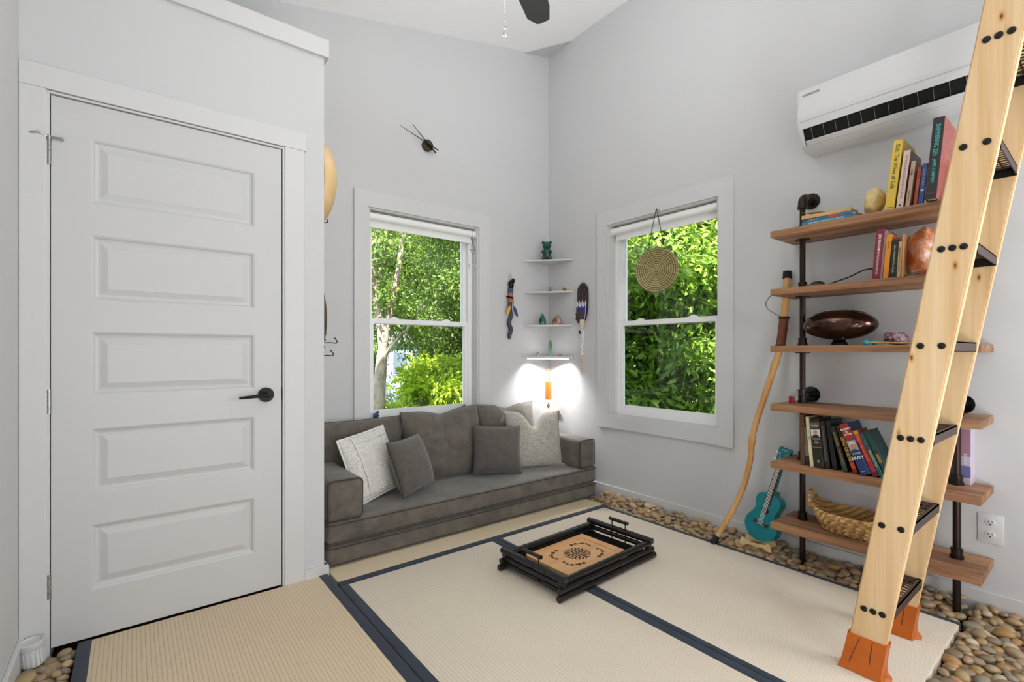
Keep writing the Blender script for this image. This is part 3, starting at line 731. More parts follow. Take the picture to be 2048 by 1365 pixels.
b = book('plain black book in the middle of the lower row', 0.852, Z5, 0.02, .233, 8.0, .16, x=2.63, color='#0f0f10')
b = book('dark green book with mustard lettering', 0.806, Z5, 0.02, .212, 15.0, .15, color='#1d211b'); strip(b, .005, .05, '#2c4430'); spine(b, 'SAVAGE HARVEST', .11, .012, '#b89c3c', .15)
b = book('orange and black thriller left of the red, white and blue memoir', 0.766, Z5, 0.018, .222, 19.0, .15, color='#8a2c1c'); strip(b, .17, .218, '#1c1c1c'); strip(b, .055, .168, '#3c2c16'); spine(b, 'DEAD OR ALIVE', .112, .022, '#d8a83c', .11, bold=.0004); strip(b, .022, .05, '#c8481c')
b = book('thick red and blue memoir showing a silver-haired man', 0.724, Z5, 0.036, .238, 21.5, .16, x=2.605, color='#1d3a6c')
strip(b, .160, .236, '#9a2a20'); strip(b, .095, .158, '#9aa3ac', 'portrait')
for s_, z_ in (('ROBERT', .212), ('M.', .199), ('GATES', .187)): text(s_, .0115, b, (-.0012, 0, z_), HORZ, cmat('#efe8da'), 'title', bold=.0003)
portrait(b, .131, '#d3d3d0', '#223a60', 1.5)
text('DUTY', .018, b, (-.0016, 0, .078), HORZ, cmat('#f2efe8'), 'title', bold=.0005); text('KNOPF', .005, b, (-.0012, 0, .016), HORZ, cmat('#d8dde8'), 'title')
b = book('pinkish red paperback with a yellow top', 0.69, Z5, 0.021, .212, 22.3, .13, color='#b32338', hard=False); strip(b, .195, .211, '#e0a22c'); strip(b, .16, .194, '#d0482c'); spine(b, "Kelly's Machinations", .13, .011, '#e8b05a', .12); strip(b, .004, .02, '#6a1420')
b = book('teal paperback with pale yellow lettering', 0.666, Z5, 0.016, .205, 23.2, .13, color='#1c5a5c', hard=False); spine(b, 'BREAKPLASTING', .085, .012, '#d8dc7a', .075); spine(b, 'Rogue', .16, .008, '#58a08a')
b = book('dark teal book at the right end of the leaning row', 0.642, Z5, 0.02, .217, 24.0, .14, x=2.625, color='#1f3f44'); strip(b, .07, .11, '#a8742c', y0=-.005, y1=.006); strip(b, .13, .165, '#33483e', y0=-.006, y1=.006)
Z1 = SZ[0]
b = book('tall yellow cookbook on the top shelf', .636, Z1, .034, .298, -6.5, .19, x=2.60, color='#d8b63a'); spine(b, 'Dalí: The Wines of Gala', .185, .021, '#1c1a12', .185); text('TASCHEN', .005, b, (-.0010, 0, .01), HORZ, cmat('#3a3210'), 'title')
b = book('pale pink book beside the yellow cookbook', .600, Z1, .024, .243, -6.6, .17, x=2.60, color='#8d5a56'); strip(b, .001, .242, '#d9bfb2', 'band'); spine(b, 'EATING IN BALI IS A SACRED PLEASURE', .13, .011, '#7a5a52', .18); MB().prism([(-.005, .008), (.006, .008), (.0, .018)], -.0012, 0, 'x').build('emblem', cmat('#1c1a1a'), b)
b = book('narrow beige book on the top shelf', .575, Z1, .016, .193, -6.8, .15, x=2.605, color='#c6a88c'); spine(b, 'judge', .145, .011, '#5a4030'); spine(b, 'Tattoo Book', .05, .008, '#5a4030')
b = book('orange-red little book on the top shelf', .550, Z1, .013, .162, -6.0, .13, x=2.61, color='#b0431f', hard=False); spine(b, 'The Power', .09, .009, '#e0a080')
b = book('blue book with a round emblem on the top shelf', .5305, Z1, .018, .170, -5.4, .13, x=2.605, color='#2a4f8e'); spine(b, 'THE GIFT OF LIGHT', .115, .009, '#b8c8e0', .075); MB().cyl((-.0008, 0, .06), (.0005, 0, .06), .005, 16).build('emblem', cmat('#c8d4e4'), b)
b = book('thin white booklet right of the blue book', .5135, Z1, .011, .152, -5.0, .14, x=2.605, color='#cdb8b0', hard=False)
b = book('very tall black-spined book with turquoise lettering', .487, Z1, .036, .325, -4.9, .235, x=2.545, color='#25221f')
spine(b, 'SHIMMERING ZEN', .235, .021, '#3fb9b4', .125, bold=.0004); spine(b, 'JAMES STANFORD', .112, .014, '#3fb9b4', .095, bold=.0003); text('SMALLWORKS', .004, b, (-.0009, 0, .024), HORZ, cmat('#b0a898'), 'title')
a = NT('zen_cover', .35); v = a.coord((1, 1, 1)); n = a.noise(v, 70, 6, .7, 1.5); a.color(a.ramp(n, ((.38, '#5c5560'), (.5, '#b04a3c'), (.62, '#c8705c'))))
o = MB().box(.001, .233, -.0188, -.0180, .001, .324).build('front_cover', 'zen_cover', b, smooth=False)
Z2 = SZ[1]
b = book('dark red biography with white lettering on the second shelf', .690, Z2, .030, .226, -4.8, .16, color='#7c1a2a'); spine(b, 'JON MEACHAM', .165, .014, '#e6dcd8', .075, bold=.0003); spine(b, 'HIS TRUTH IS MARCHING ON', .075, .012, '#e6dcd8', .10)
b = book('thin mauve-grey book on the second shelf', .671, Z2, .008, .218, -4.8, .15, color='#8c7478', hard=False)
b = book('orange book on the second shelf', .655, Z2, .020, .196, -4.4, .14, color='#d88a1c', hard=False); spine(b, 'HEAVEN', .15, .009, '#8a4a10')
b = book('black book with pale lettering on the second shelf', .630, Z2, .026, .164, -4.2, .15, color='#12120f'); spine(b, 'Raise a Whole Fish Your Family', .085, .010, '#cfd0b0', .12)
b = book('small tan book on the second shelf', .609, Z2, .013, .158, -3.2, .13, color='#bfa06a', hard=False); spine(b, 'KINGDOM OF THE RAT', .08, .008, '#6a4a1c', .10)
b = book('thin bare wooden panel standing like a book beside the salt lamp', .597, Z2, .006, .190, -1.5, .15, color='#b07a48', hard=False)
b = book('pale book with purple mountains right of the far pipe', .497, Z5, .020, .245, 0, .15, x=2.70, color='#c8c8d6'); spine(b, 'DRUMS OF ALASKA', .12, .012, '#6a6a90', .15)
b = book('white and lilac book with a rose cover at the far end of the lower row', .415, Z5, .030, .240, 0, .10, x=2.775, color='#c4b8c8'); strip(b, .12, .235, '#a87a8c'); strip(b, .03, .08, '#6a6a9a'); spine(b, 'alaska', .11, .02, '#e8e4ee')
# lying stack on the top shelf
def flat_book(label, y, z, ln, th, dp, color, yaw, x=2.60, txt=None):
    b = thing('book', label, 'book', (x, y, z), (0, 0, R(yaw)))
    mb = MB(); mb.box(0, dp, -ln / 2, ln / 2, 0, .0016); mb.box(0, dp, -ln / 2, ln / 2, th - .0016, th); mb.rbox(-.0005, .002, -ln / 2, ln / 2, 0, th, .0006, 1)
    mb.build('cover', cmat(color, .4), b, smooth=False); MB().box(.002, dp - .003, -ln / 2 + .003, ln / 2 - .003, .0016, th - .0016).build('pages', 'book_page', b, smooth=False)
    if txt: text(txt[0], txt[1], b, (-.001, txt[4] if len(txt) > 4 else 0, th / 2), HORZ, cmat(txt[2]), 'title', txt[3], .0002)
    return b
flat_book('teal book lying lowest in the small stack on the top shelf', .872, Z1, .225, .018, .15, '#2a7a80', 2, txt=('THE MULTI-ORGASMIC COUPLE', .011, '#dfeae6', .15, .01))
b = flat_book('blue book with a red emblem lying second in the stack', .880, Z1 + .018, .215, .016, .14, '#3a5f92', -3, x=2.605, txt=('MORNING', .010, '#b8cce4', .05, .06)); MB().box(-.0012, .001, -.055, -.01, .002, .014).build('emblem', cmat('#b0482c'), b)
b = flat_book('tan book with a lifted cover lying on top of the stack', .884, Z1 + .034, .205, .018, .15, '#c39a58', 4, x=2.605)
MB().prism([(0, 0), (.145, .0), (.145, .002), (0, .002)], -.10, .10, 'y').xform(Matrix.Translation((0, 0, .019)) @ Matrix.Rotation(R(-9), 4, 'Y') @ Matrix.Rotation(R(7), 4, 'X')).build('lifted_cover', cmat('#b88c4c'), b, smooth=False)

# ------------------------------------------------------------------ things on the shelves
def rock(name, label, cat, c, r, mat, seed, facets=0, rot=(0, 0, 0), seg=22, rings=14, amp=.12, box=0., group=None):
    rnd = random.Random(seed)
    pl = [(Vector([rnd.gauss(0, 1) for _ in range(3)]).normalized(), rnd.uniform(.72, .95)) for _ in range(facets)]
    ph = [rnd.uniform(0, 6.28) for _ in range(6)]
    def fn(x, y, z):
        q = 1 + amp * (sin(2.3 * x + ph[0]) * sin(2.9 * y + ph[1]) + .5 * sin(4.7 * z + ph[2] + 2 * x))
        if box: m_ = max(abs(x), abs(y), abs(z)); q *= 1 + box * (1 / m_ - 1)
        for n_, d_ in pl:
            t = n_.x * x + n_.y * y + n_.z * z
            if t > 1e-3: q = min(q, d_ / t)
        return q
    mb = MB().ball((0, 0, 0), r, seg, rings, fn); Mx = Euler(rot).to_matrix().to_4x4(); mb.xform(Mx)
    zmin = min(v[2] for v in mb.v); mb.xform(Matrix.Translation((0, 0, -zmin - .001)))
    o = mb.build(name, mat, smooth=True, ang=28, label=label, cat=cat, group=group); o.location = c
    return o
lampo = thing('salt_lamp', 'large orange and white rock salt lamp on the second shelf', 'lamp', (2.71, .537, Z2))
MB().rbox(-.07, .07, -.075, .075, 0, .012, .003).build('base', 'leather_brown', lampo)
r_ = rock('rock', None, None, (0, 0, .012), (.072, .075, .108), 'salt_rock', 11, 7, amp=.09, box=.25, seg=36, rings=24); r_.parent = lampo; del_keys = [k for k in ('label', 'category') if k in r_]
pts = [(2.74, .60, Z2 + .02), (2.80, .70, Z2 + .07), (2.80, .76, Z2 + .078), (2.80, .83, Z2 + .05), (2.79, .90, Z2 + .028), (2.76, .93, Z2 + .014)]
def smoothpts(P, n=6):
    P = [Vector(p) for p in P]; out = []
    for i in range(len(P) - 1):
        p0, p1, p2, p3 = P[max(i - 1, 0)], P[i], P[i + 1], P[min(i + 2, len(P) - 1)]
        for k in range(n):
            t = k / n; out.append(.5 * ((2 * p1) + (-p0 + p2) * t + (2 * p0 - 5 * p1 + 4 * p2 - p3) * t * t + (-p0 + 3 * p1 - 3 * p2 + p3) * t ** 3))
    out.append(P[-1]); return out
mb = MB().tube([(p[0] - 2.71, p[1] - .52, p[2] - Z2) for p in smoothpts(pts)], .003, 8); mb.build('power_cord', 'cord_black', lampo)
# bronze turtle
t = thing('turtle_figurine', 'dark bronze turtle figurine beside the near pipe on the second shelf', 'figurine', (2.71, .955, Z2))
def shell(x, y, z): return (1 + .05 * sin(9 * x) * sin(9 * y)) if z > -.2 else .55
mb = MB().ball((0, 0, .014), (.028, .034, .020), 22, 12, shell); mb.build('shell', 'bronze', t)
MB().ball((0, .046, .013), (.010, .014, .009), 12, 8).build('head', 'bronze', t)
for sx, sy in ((1, 1), (-1, 1), (1, -1), (-1, -1)): MB().ball((sx * .026, sy * .026, .007), (.013, .010, .007), 10, 6).build('leg', 'bronze', t)
MB().ball((0, -.04, .008), (.004, .012, .004), 8, 6).build('tail', 'bronze', t)
rock('stone', 'rounded cream and amber stone beside the yellow book on the top shelf', 'stone', (2.69, .715, Z1), (.034, .042, .070), 'amber_stone', 21, 6, seg=30, rings=20)
# steel tongue drum
t = thing('steel_drum', 'oval dark steel hand drum on the middle shelf', 'drum', (2.715, .862, SZ[2]))
prof = [(0.0001, .022)]
def drumfn(x, y, z): return 1
mb = MB(); n = 40
prof = [(math.sin(pi * i / n) ** 1.05, -cos(pi * i / n)) for i in range(n + 1)]
vs = []; seg = 48
for r0, zz_ in prof:
    for k in range(seg): an = 2 * pi * k / seg; vs.append((r0 * cos(an) * .118, r0 * sin(an) * .158, .098 + .076 * zz_ * (1 if zz_ > 0 else .92)))
fs = [(i * seg + k, i * seg + (k + 1) % seg, (i + 1) * seg + (k + 1) % seg, (i + 1) * seg + k) for i in range(n) for k in range(seg)]
mb.add(vs, fs); mb.build('body', 'gong_steel', t, ang=80)
MB().lathe([(.035, 0), (.036, .01), (.028, .02), (.026, .034)], 28).build('foot', 'black_gloss', t)
mb = MB()
for k in range(8):   # cut lines of the tongues on the upper shell
    an = 2 * pi * k / 8 + .2; pts = []
    for q in [i / 10 for i in range(11)]:
        u = .35 + .35 * sin(pi * q); aa = an + (q - .5) * .62
        x_, y_ = u * cos(aa) * .118, u * sin(aa) * .158; z_ = .098 + .076 * math.sqrt(max(0, 1 - u * u)) + .0006; pts.append((x_, y_, z_))
    mb.tube(pts, .0011, 4)
mb.build('tongue_cut', 'dark_void', t)
rock('crystal_cluster', 'small rough amethyst cluster beside the steel drum', 'crystal', (2.72, .640, SZ[2]), (.035, .045, .033), 'amethyst', 31, 9, box=.5, seg=30, rings=18, amp=.1)
for i, (y_, lb) in enumerate(((.720, 'drum mallet with teal felt head, tip further toward the steel drum'), (.692, 'drum mallet with teal felt head, shifted toward the ladder'))):
    m_ = thing('drum_mallet', lb, 'mallet', (2.597 + .020 * (i == 1), y_, SZ[2] + .0115), group='teal mallets on the middle shelf')
    MB().ball((0, 0, 0), (.0115, .0125, .0112), 16, 10).build('head', 'teal_felt', m_)
    MB().cyl((0, -.008, 0), (.004 * i, -.20, -.006), .0035, 10).build('handle', 'stick_wood', m_)
t = thing('candle', 'small dark red candle behind the near pipe on the fourth shelf', 'candle', (2.70, 1.072, SZ[3]))
MB().lathe([(.013, 0), (.014, .003), (.014, .034), (.012, .036)], 20).build('wax', 'red_wax', t); MB().cyl((0, 0, .035), (0, 0, .042), .0012, 6).build('wick', 'cord_black', t)
# seagrass basket
t = thing('seagrass_basket', 'long shallow woven seagrass basket with hoop handles on the bottom shelf', 'basket', (2.715, .80, SZ[5]), (0, 0, R(2)))
def rim(k, lvl):   # elongated boat outline
    return k
mb = MB(); rows_ = 9
for i in range(rows_):
    f_ = i / (rows_ - 1); hx_ = .062 + .048 * math.sin(f_ * pi / 2) ; hy_ = .115 + .060 * f_ ** .8
    z_ = .008 + .090 * f_ + 0
    N = 84; pts = []
    for k in range(N):
        an = 2 * pi * k / N; e_ = abs(cos(an)); 
        x_ = hx_ * abs(cos(an)) ** .8 * (1 if cos(an) > 0 else -1); y_ = hy_ * abs(sin(an)) ** .8 * (1 if sin(an) > 0 else -1)
        lift = .030 * f_ * abs(sin(an)) ** 3
        w_ = .0036 * sin(k * pi * (14 / 21.) + i * pi)
        pts.append((x_ * (1 + w_ / hx_), y_ * (1 + w_ / hy_), z_ + lift))
    mb.tube(pts, [.0072 + .0022 * sin(k * pi * 14 / 21 * 1. + i * pi) for k in range(N)], 7, closed=True)
vs = [(0, 0, .006)] + [(.066 * cos(a_), .12 * sin(a_), .006) for a_ in [2 * pi * k / 24 for k in range(24)]]
mb.add(vs, [(0, 1 + k, 1 + (k + 1) % 24) for k in range(24)])
mb.build('bowl', 'seagrass', t)
for s_ in (1, -1):
    pts = [(.050 * sin(a_), s_ * (.172 + .012 * cos(a_)), .112 + .062 * cos(a_)) for a_ in [-pi / 2 * 1.05 + pi * 1.05 * k / 16 for k in range(17)]]
    mb = MB().tube(pts, [.0075 + .0012 * (k % 2) for k in range(17)], 8); mb.build('handle', 'seagrass', t)

# ------------------------------------------------------------------ corner shelves and their contents
cs = thing('corner_shelf', 'white four-tier corner shelf set where the two walls meet', 'shelf', (XW, YW, 1.0))
CS = [1.866, 1.601, 1.322, 1.058]
for i, z in enumerate(CS):
    th = .012 if i < 3 else .018
    mb = MB(); mb.prism([(-.002, -.002), (-.282, -.002), (-.285, -.010), (-.010, -.305), (-.002, -.303)], z - th - 1.0, z - 1.0, 'z'); mb.build('shelf', 'trim_paint', cs, smooth=False)
ld = NT('led_strip', .5, 0, '#ffffff'); ld.b.inputs['Emission Color'].default_value = (1, .98, .95, 1); ld.b.inputs['Emission Strength'].default_value = 2.5
d_ = Vector((-.275, -.0)) ; mb = MB()
p0, p1 = Vector((-.262, -.022, .036)), Vector((-.026, -.278, .036))
mb.tube([p0, p1], .003, 6); mb.build('light_strip', 'led_strip', cs)
led = lamp('shelf_led', 'AREA', (XW - .165, YW - .18, 1.034), 3.6, None, size=.28, size_y=.02, color=(1, .995, .98), spread=125)
led.rotation_euler = (R(8), 0, R(-47))
lamp('shelf_led_upper', 'AREA', (XW - .16, YW - .17, 1.064), .2, (XW - .16, YW - .17, 3), size=.2, color=(1, .99, .97))

def csp(u, v):   # point on a corner shelf: u along the front (left to right), v depth from the front
    a_, b_ = Vector((XW - .285, YW - .006)), Vector((XW - .006, YW - .305)); q = a_.lerp(b_, u); n_ = Vector((.73, .68)); return (q.x + n_.x * v, q.y + n_.y * v)
x_, y_ = csp(.46, .055)
t = thing('bear_figurine', 'translucent dark green sitting bear on the top corner shelf', 'figurine', (x_, y_, CS[0]), (0, 0, R(-42)))
mb = MB().ball((0, 0, .058), (.036, .030, .058), 22, 16); mb.ball((0, -.002, .126), (.037, .031, .034), 22, 14); mb.ball((0, -.03, .119), (.016, .012, .011), 14, 8)
for s_ in (1, -1): mb.ball((s_ * .030, 0, .153), (.014, .010, .014), 14, 8)
mb.build('body', 'gummy_green', t, ang=80)
for s_ in (1, -1):
    MB().ball((s_ * .034, -.018, .072), (.014, .018, .014), 14, 8).build('arm', 'gummy_grey', t); MB().ball((s_ * .026, -.026, .018), (.017, .020, .018), 14, 8).build('leg', 'gummy_grey', t)
def crystal_point(mb, c, r, h, tilt=(0, 0), seg=6, tip=.35):
    st = len(mb.v); mb.lathe([(r * .9, 0), (r, h * .1), (r * .85, h * (1 - tip)), (r * .03, h)], seg)
    mb.xform(Matrix.Translation(c) @ Euler((tilt[0], tilt[1], random.random() * 3)).to_matrix().to_4x4(), st)
x_, y_ = csp(.53, .06)
mb = MB(); rnd = random.Random(4)
for k in range(9): crystal_point(mb, (rnd.uniform(-.014, .014), rnd.uniform(-.01, .01), 0), .007, rnd.uniform(.03, .055), (rnd.uniform(-.5, .5), rnd.uniform(-.5, .5)))
mb.ball((0, 0, .008), (.026, .018, .009), 12, 6)
o = mb.build('quartz_cluster', 'clear_crystal', smooth=False, label='clear quartz cluster on the second corner shelf', cat='crystal'); o.location = (x_, y_, CS[1] + .001)
x_, y_ = csp(.82, .012)
mb = MB(); rnd = random.Random(5)
for k in range(6): crystal_point(mb, (rnd.uniform(-.008, .008), rnd.uniform(-.006, .006), 0), .008, rnd.uniform(.018, .036), (rnd.uniform(-.4, .4), rnd.uniform(-.4, .4)), 5)
o = mb.build('pyrite_stone', 'pyrite', smooth=False, label='small golden crystal at the right of the second corner shelf', cat='crystal'); o.location = (x_, y_, CS[1])
def point_rock(label, c, w, d, h, mat, seed, name='crystal'):
    rnd = random.Random(seed); mb = MB(); n = 7
    lv = [(0, .85), (.25, 1.), (.55, .78), (.8, .42), (1, .04)]; vs = []
    ph = [rnd.uniform(.85, 1.12) for _ in range(n)]
    for z, q in lv:
        for k in range(n): a_ = 2 * pi * k / n; vs.append((w / 2 * q * ph[k] * cos(a_) + .1 * w * (z if seed % 2 else 0), d / 2 * q * ph[k] * sin(a_), z * h))
    m_ = len(lv); fs = [(i * n + k, i * n + (k + 1) % n, (i + 1) * n + (k + 1) % n, (i + 1) * n + k) for i in range(m_ - 1) for k in range(n)]
    fs += [tuple(range(n - 1, -1, -1)), tuple((m_ - 1) * n + k for k in range(n))]
    mb.add(vs, fs); o = mb.build(name, mat, smooth=False, label=label, cat='crystal'); o.location = c; o.rotation_euler = (0, 0, R(-45)); return o
x_, y_ = csp(.37, .035); point_rock('green malachite point on the third corner shelf', (x_, y_, CS[2]), .058, .05, .100, 'malachite', 2)
x_, y_ = csp(.66, .035); point_rock('brown and cream pointed stone on the third corner shelf', (x_, y_, CS[2]), .092, .06, .088, 'jasper', 3)
x_, y_ = csp(.28, .03); point_rock('small smoky stone at the left of the lowest corner shelf', (x_, y_, CS[3]), .032, .03, .040, 'smoky_quartz', 4)
mb = MB(); mb.lathe([(.017, 0), (.017, .11), (.001, .138)], 6)
x_, y_ = csp(.53, .05); o = mb.build('crystal_tower', 'green_quartz', smooth=False, label='tall green crystal tower on the lowest corner shelf', cat='crystal'); o.location = (x_, y_, CS[3])
x_, y_ = csp(.73, .03); rock('crystal', 'small wine-red geode at the right of the lowest corner shelf', 'crystal', (x_, y_, CS[3]), (.019, .016, .012), 'garnet', 41, 3)
# wooden wind chime
x_, y_ = XW - .13, YW - .14
t = thing('wind_chime', 'small wooden tube chime hanging below the corner shelf', 'wind chime', (x_, y_, .77))
mb = MB(); n = 28
mb.cyl((0, 0, -.075), (0, 0, .075), .0275, 28); mb.build('tube', 'chime_wood', t)
MB().tube([(-.012, 0, .075), (-.004, 0, .16), (.0, 0, .185), (.004, 0, .16), (.012, 0, .075)], .0022, 6).build('strap', 'leather_orange', t)
MB().cyl((0, 0, -.105), (0, 0, -.075), .0008, 5).build('string', 'cord_black', t)
MB().lathe([(.001, 0), (.010, .008), (.013, .018), (.009, .032), (.002, .044)], 18, (0, 0, -.149)).build('pendant', 'chime_wood', t)
MB().cyl((0, 0, .18), (0, 0, 1.042 - .77), .0012, 6).build('hook', 'steel', t)

# ------------------------------------------------------------------ feather fan wand on the right wall
t = thing('feather_wand', 'beaded feather wand with dark wing feathers hanging on the right wall', 'feather wand', (XW - .012, 2.695, 1.30), (0, 0, 0))
def feather(mb, base, ang, ln, w, off=0., curl=0.):
    """flat vane with thickness in the wall plane (y,z), pointing at angle from +z"""
    pts = []; n = 12
    for i in range(n + 1):
        q = i / n; pts.append((w * math.sin(pi * min(1, q * .95 + .05)) ** .5 * (1 - .2 * q), q * ln))
    poly = [(a_, b_) for a_, b_ in pts] + [(-a_, b_) for a_, b_ in reversed(pts)]
    c_, s_ = cos(ang), sin(ang)
    poly = [(base[0] + a_ * c_ + (b_ + 0) * s_, base[1] - a_ * s_ + b_ * c_) for a_, b_ in poly]
    mb.prism(poly, base[2] if len(base) > 2 else off, (base[2] if len(base) > 2 else off) - .0025, 'x')
mb = MB(); rnd = random.Random(9)
for k in range(7):
    feather(mb, ((k - 3) * .005 + .004, .05, .004 - .003 * k), R((k - 3) * 1.9), .315 - .008 * abs(k - 3) ** 1.5, .026)
mb.build('wing_feathers', 'feather_dark', t, smooth=False)
mb = MB()
for k in range(6): feather(mb, ((k - 2.5) * .009, .05, -.018 - .002 * k), R((k - 2.5) * 3), .165 - .01 * (k % 2), .010)
mb.build('white_feathers', 'feather_white', t, smooth=False)
mb = MB()
for k in range(6): feather(mb, ((k - 2.5) * .009, .05, -.030 - .002 * k), R((k - 2.5) * 3.4), .12 - .012 * (k % 2), .013)
mb.build('purple_feathers', 'feather_purple', t, smooth=False)
mb = MB(); mb.ball((-.036, .012, .080), (.014, .042, .060), 16, 10, lambda x, y, z: 1 + .1 * sin(9 * z + 5 * y)); mb.build('bead_cluster', 'feather_dark', t)
mb = MB().cyl((-.030, -.006, -.02), (-.030, -.010, .055), .014, 12, .020); mb.build('hide_wrap', cmat('#d8c2ae'), t)
mb = MB(); rnd = random.Random(2)
for k in range(30): mb.ball((-.028 + rnd.uniform(-.008, .008), -.012 + rnd.uniform(-.014, .010), -.03 - k * .0068), .0065, 8, 6)
mb.build('bead_string', 'crystal_white', t)
mb = MB(); feather(mb, (-.0, -.23, -.022), R(180), .165, .012); mb.build('striped_feather', 'feather_stripe', t, smooth=False)
MB().cyl((-.03, .02, -.035), (-.03, .012, -.06), .006, 8).build('charm', 'black_metal', t)

# ------------------------------------------------------------------ carved wand on the back wall
t = thing('carved_wand', 'twisting purple-grey wand with a dark carved head and feathers, hanging on the back wall', 'carved wand', (2.418, YW - .022, 1.20))
pts = smoothpts([(0, 0, .0), (.0, 0, .03), (.016, 0, .08), (-.004, 0, .13), (.014, 0, .19), (.004, 0, .25), (.010, 0, .30), (.008, 0, .38)], 5)
mb = MB().tube(pts, [.009 + .008 * min(1, i / 6) for i in range(len(pts))], 12); mb.build('shaft', 'purple_wood', t)
MB().cyl((.006, 0, .30), (.012, 0, .375), .021, 14).build('wrap', 'copper_wrap', t); MB().cyl((.012, 0, .375), (.014, 0, .415), .022, 14).build('band', 'feather_blue', t)
mb = MB().ball((.014, -.004, .445), (.024, .022, .04), 16, 10, lambda x, y, z: 1 + .14 * sin(8 * z) * sin(5 * x)); mb.ball((.034, -.008, .478), (.014, .014, .020), 12, 8); mb.build('carved_head', 'black_metal', t)
MB().tube([(.012, .006, .47), (.006, .010, .53), (.018, .012, .545), (.03, .010, .525), (.026, .006, .47)], .0016, 6).build('wire_hook', 'steel', t)
def vfeather(mb, x, z, ln, w, ang, y=-.022):
    st = len(mb.v); feather(mb, (0, 0, 0), pi, ln, w); mb.xform(Matrix.Translation((x, y, z)) @ Matrix.Rotation(ang, 4, 'Y') @ Matrix.Rotation(pi / 2, 4, 'Z'), st)
mb = MB(); vfeather(mb, -.014, .27, .085, .014, .28); mb.build('yellow_feather', 'feather_yellow', t, smooth=False)
mb = MB(); vfeather(mb, .022, .265, .095, .016, -.45, -.028); mb.build('blue_feather', 'feather_blue', t, smooth=False)
MB().cyl((-.044, -.02, .342), (.02, -.024, .335), .0075, 8).build('charm_bar', 'black_metal', t)
mb = MB(); mb.tube([(-.016, -.02, .40), (-.02, -.024, .30), (-.018, -.022, .27)], .002, 5); mb.tube([(.016, -.022, .35), (.024, -.026, .31), (.022, -.026, .265)], .002, 5); mb.build('thong', 'leather_brown', t)

# ------------------------------------------------------------------ disc, sun catcher, clock
t = thing('hanging_disc', 'round greenish brass disc with carved rings hanging before the right window', 'wall disc', (2.795, 1.966, 1.652))
mb = MB(); mb.lathe([(.001, -.004), (.150, -.004), (.154, 0), (.150, .004), (.146, .005), (.142, .0035), (.001, .0035)], 72)
for r in (.042, .07, .1, .128): mb.tube([(r * cos(a_), r * sin(a_), .004) for a_ in [2 * pi * k / 60 for k in range(60)]], .0013, 5, closed=True)
mb.tube([((.004 + .0022 * k / 2) * cos(k * .45), (.004 + .0022 * k / 2) * sin(k * .45), .004) for k in range(30)], .0014, 5)
o = mb.build('plate', 'brass_disc', t, ang=40); o.rotation_euler = (0, R(-90), 0); t.rotation_euler = (0, 0, R(12))
mb = MB(); mb.tube([(-.004, .056, .142), (.002, .0, .415)], .0014, 5); mb.tube([(-.004, -.056, .142), (.002, .0, .415)], .0014, 5); mb.tube([(-.006, .062, .136), (.002, .003, .415)], .0014, 5); mb.tube([(-.006, -.062, .136), (.002, -.003, .415)], .0014, 5); mb.build('cord', 'cord_black', t)
mb = MB().cyl((.06, .0, .418), (-.002, 0, .418), .0015, 6); mb.build('hook', 'black_metal', t)
t = thing('sun_catcher', 'wire diamond sun catcher with crystal drops hanging at the right side of the left window', 'sun catcher', (2.055, YW - .028, 1.88))
P_ = [(0, 0, .065), (-.028, .0, 0), (0, -.024, 0), (.028, 0, 0), (0, .018, 0), (0, 0, -.035)]
mb = MB()
for a_ in (1, 2, 3, 4): mb.cyl(P_[0], P_[a_], .0009, 5); mb.cyl(P_[5], P_[a_], .0009, 5); mb.cyl(P_[a_], P_[a_ % 4 + 1], .0009, 5)
mb.cyl((0, 0, .065), (0, 0, .155), .0008, 5); mb.cyl((0, 0, -.035), (0, 0, -.16), .0006, 4); mb.build('wire_frame', 'black_metal', t)
for x, z in ((0, -.165), (0, -.145), (-.03, -.12), (.03, -.12), (-.03, -.14), (.0, -.12)):
    MB().ball((x, 0, z), (.006, .006, .008), 8, 6).build('crystal_drop', 'clear_crystal', t, smooth=False)
mb = MB(); mb.cyl((-.028, 0, 0), (-.03, 0, -.13), .0006, 4); mb.cyl((.028, 0, 0), (.03, 0, -.13), .0006, 4); mb.build('thread', 'steel', t)
for (x, z, m_, lb) in ((1.305, WZ0 + .012, 'feather_blue', 'tiny blue glass ornament at the left end of the window sill'), (2.005, WZ0 + .012, 'smoky_quartz', 'tiny silver ornament at the right end of the window sill')):
    mb = MB(); mb.ball((0, 0, .04), (.022, .012, .020), 12, 8, lambda x, y, z: 1 + .18 * sin(9 * x + 7 * z)); mb.ball((.012, 0, .062), (.010, .008, .010), 10, 6); mb.lathe([(.012, 0), (.012, .022)], 10)
    o = mb.build('sill_ornament', m_, label=lb, cat='ornament', group='tiny ornaments on the sill'); o.location = (x, YW + .03, z)
t = thing('wall_clock', 'minimal black clock hub with two long bare hands on the back wall', 'clock', (1.674, YW, 2.585))
MB().cyl((0, 0, 0), (0, -.028, 0), .040, 32).build('hub', 'bronze', t)
MB().cyl((0, -.028, 0), (0, -.042, 0), .006, 12).build('spindle', 'black_metal', t)
for nm, ex, ez, tx, tz, w in (('minute_hand', -.222, .072, .074, -.022, .0035), ('hour_hand', -.128, .112, .058, -.045, .0042)):
    y_ = -.040 if nm[0] == 'm' else -.034
    v_ = Vector((ex, ez)); n_ = Vector((-ez, ex)).normalized()
    mb = MB().prism([(ex + n_.x * w * .35, ez + n_.y * w * .35), (ex - n_.x * w * .35, ez - n_.y * w * .35), (-n_.x * w, -n_.y * w), (tx - n_.x * w * 1.2, tz - n_.y * w * 1.2), (tx + n_.x * w * 1.2, tz + n_.y * w * 1.2), (n_.x * w, n_.y * w)], y_ - .0015, y_, 'y'); mb.build(nm, 'black_metal', t, smooth=False)

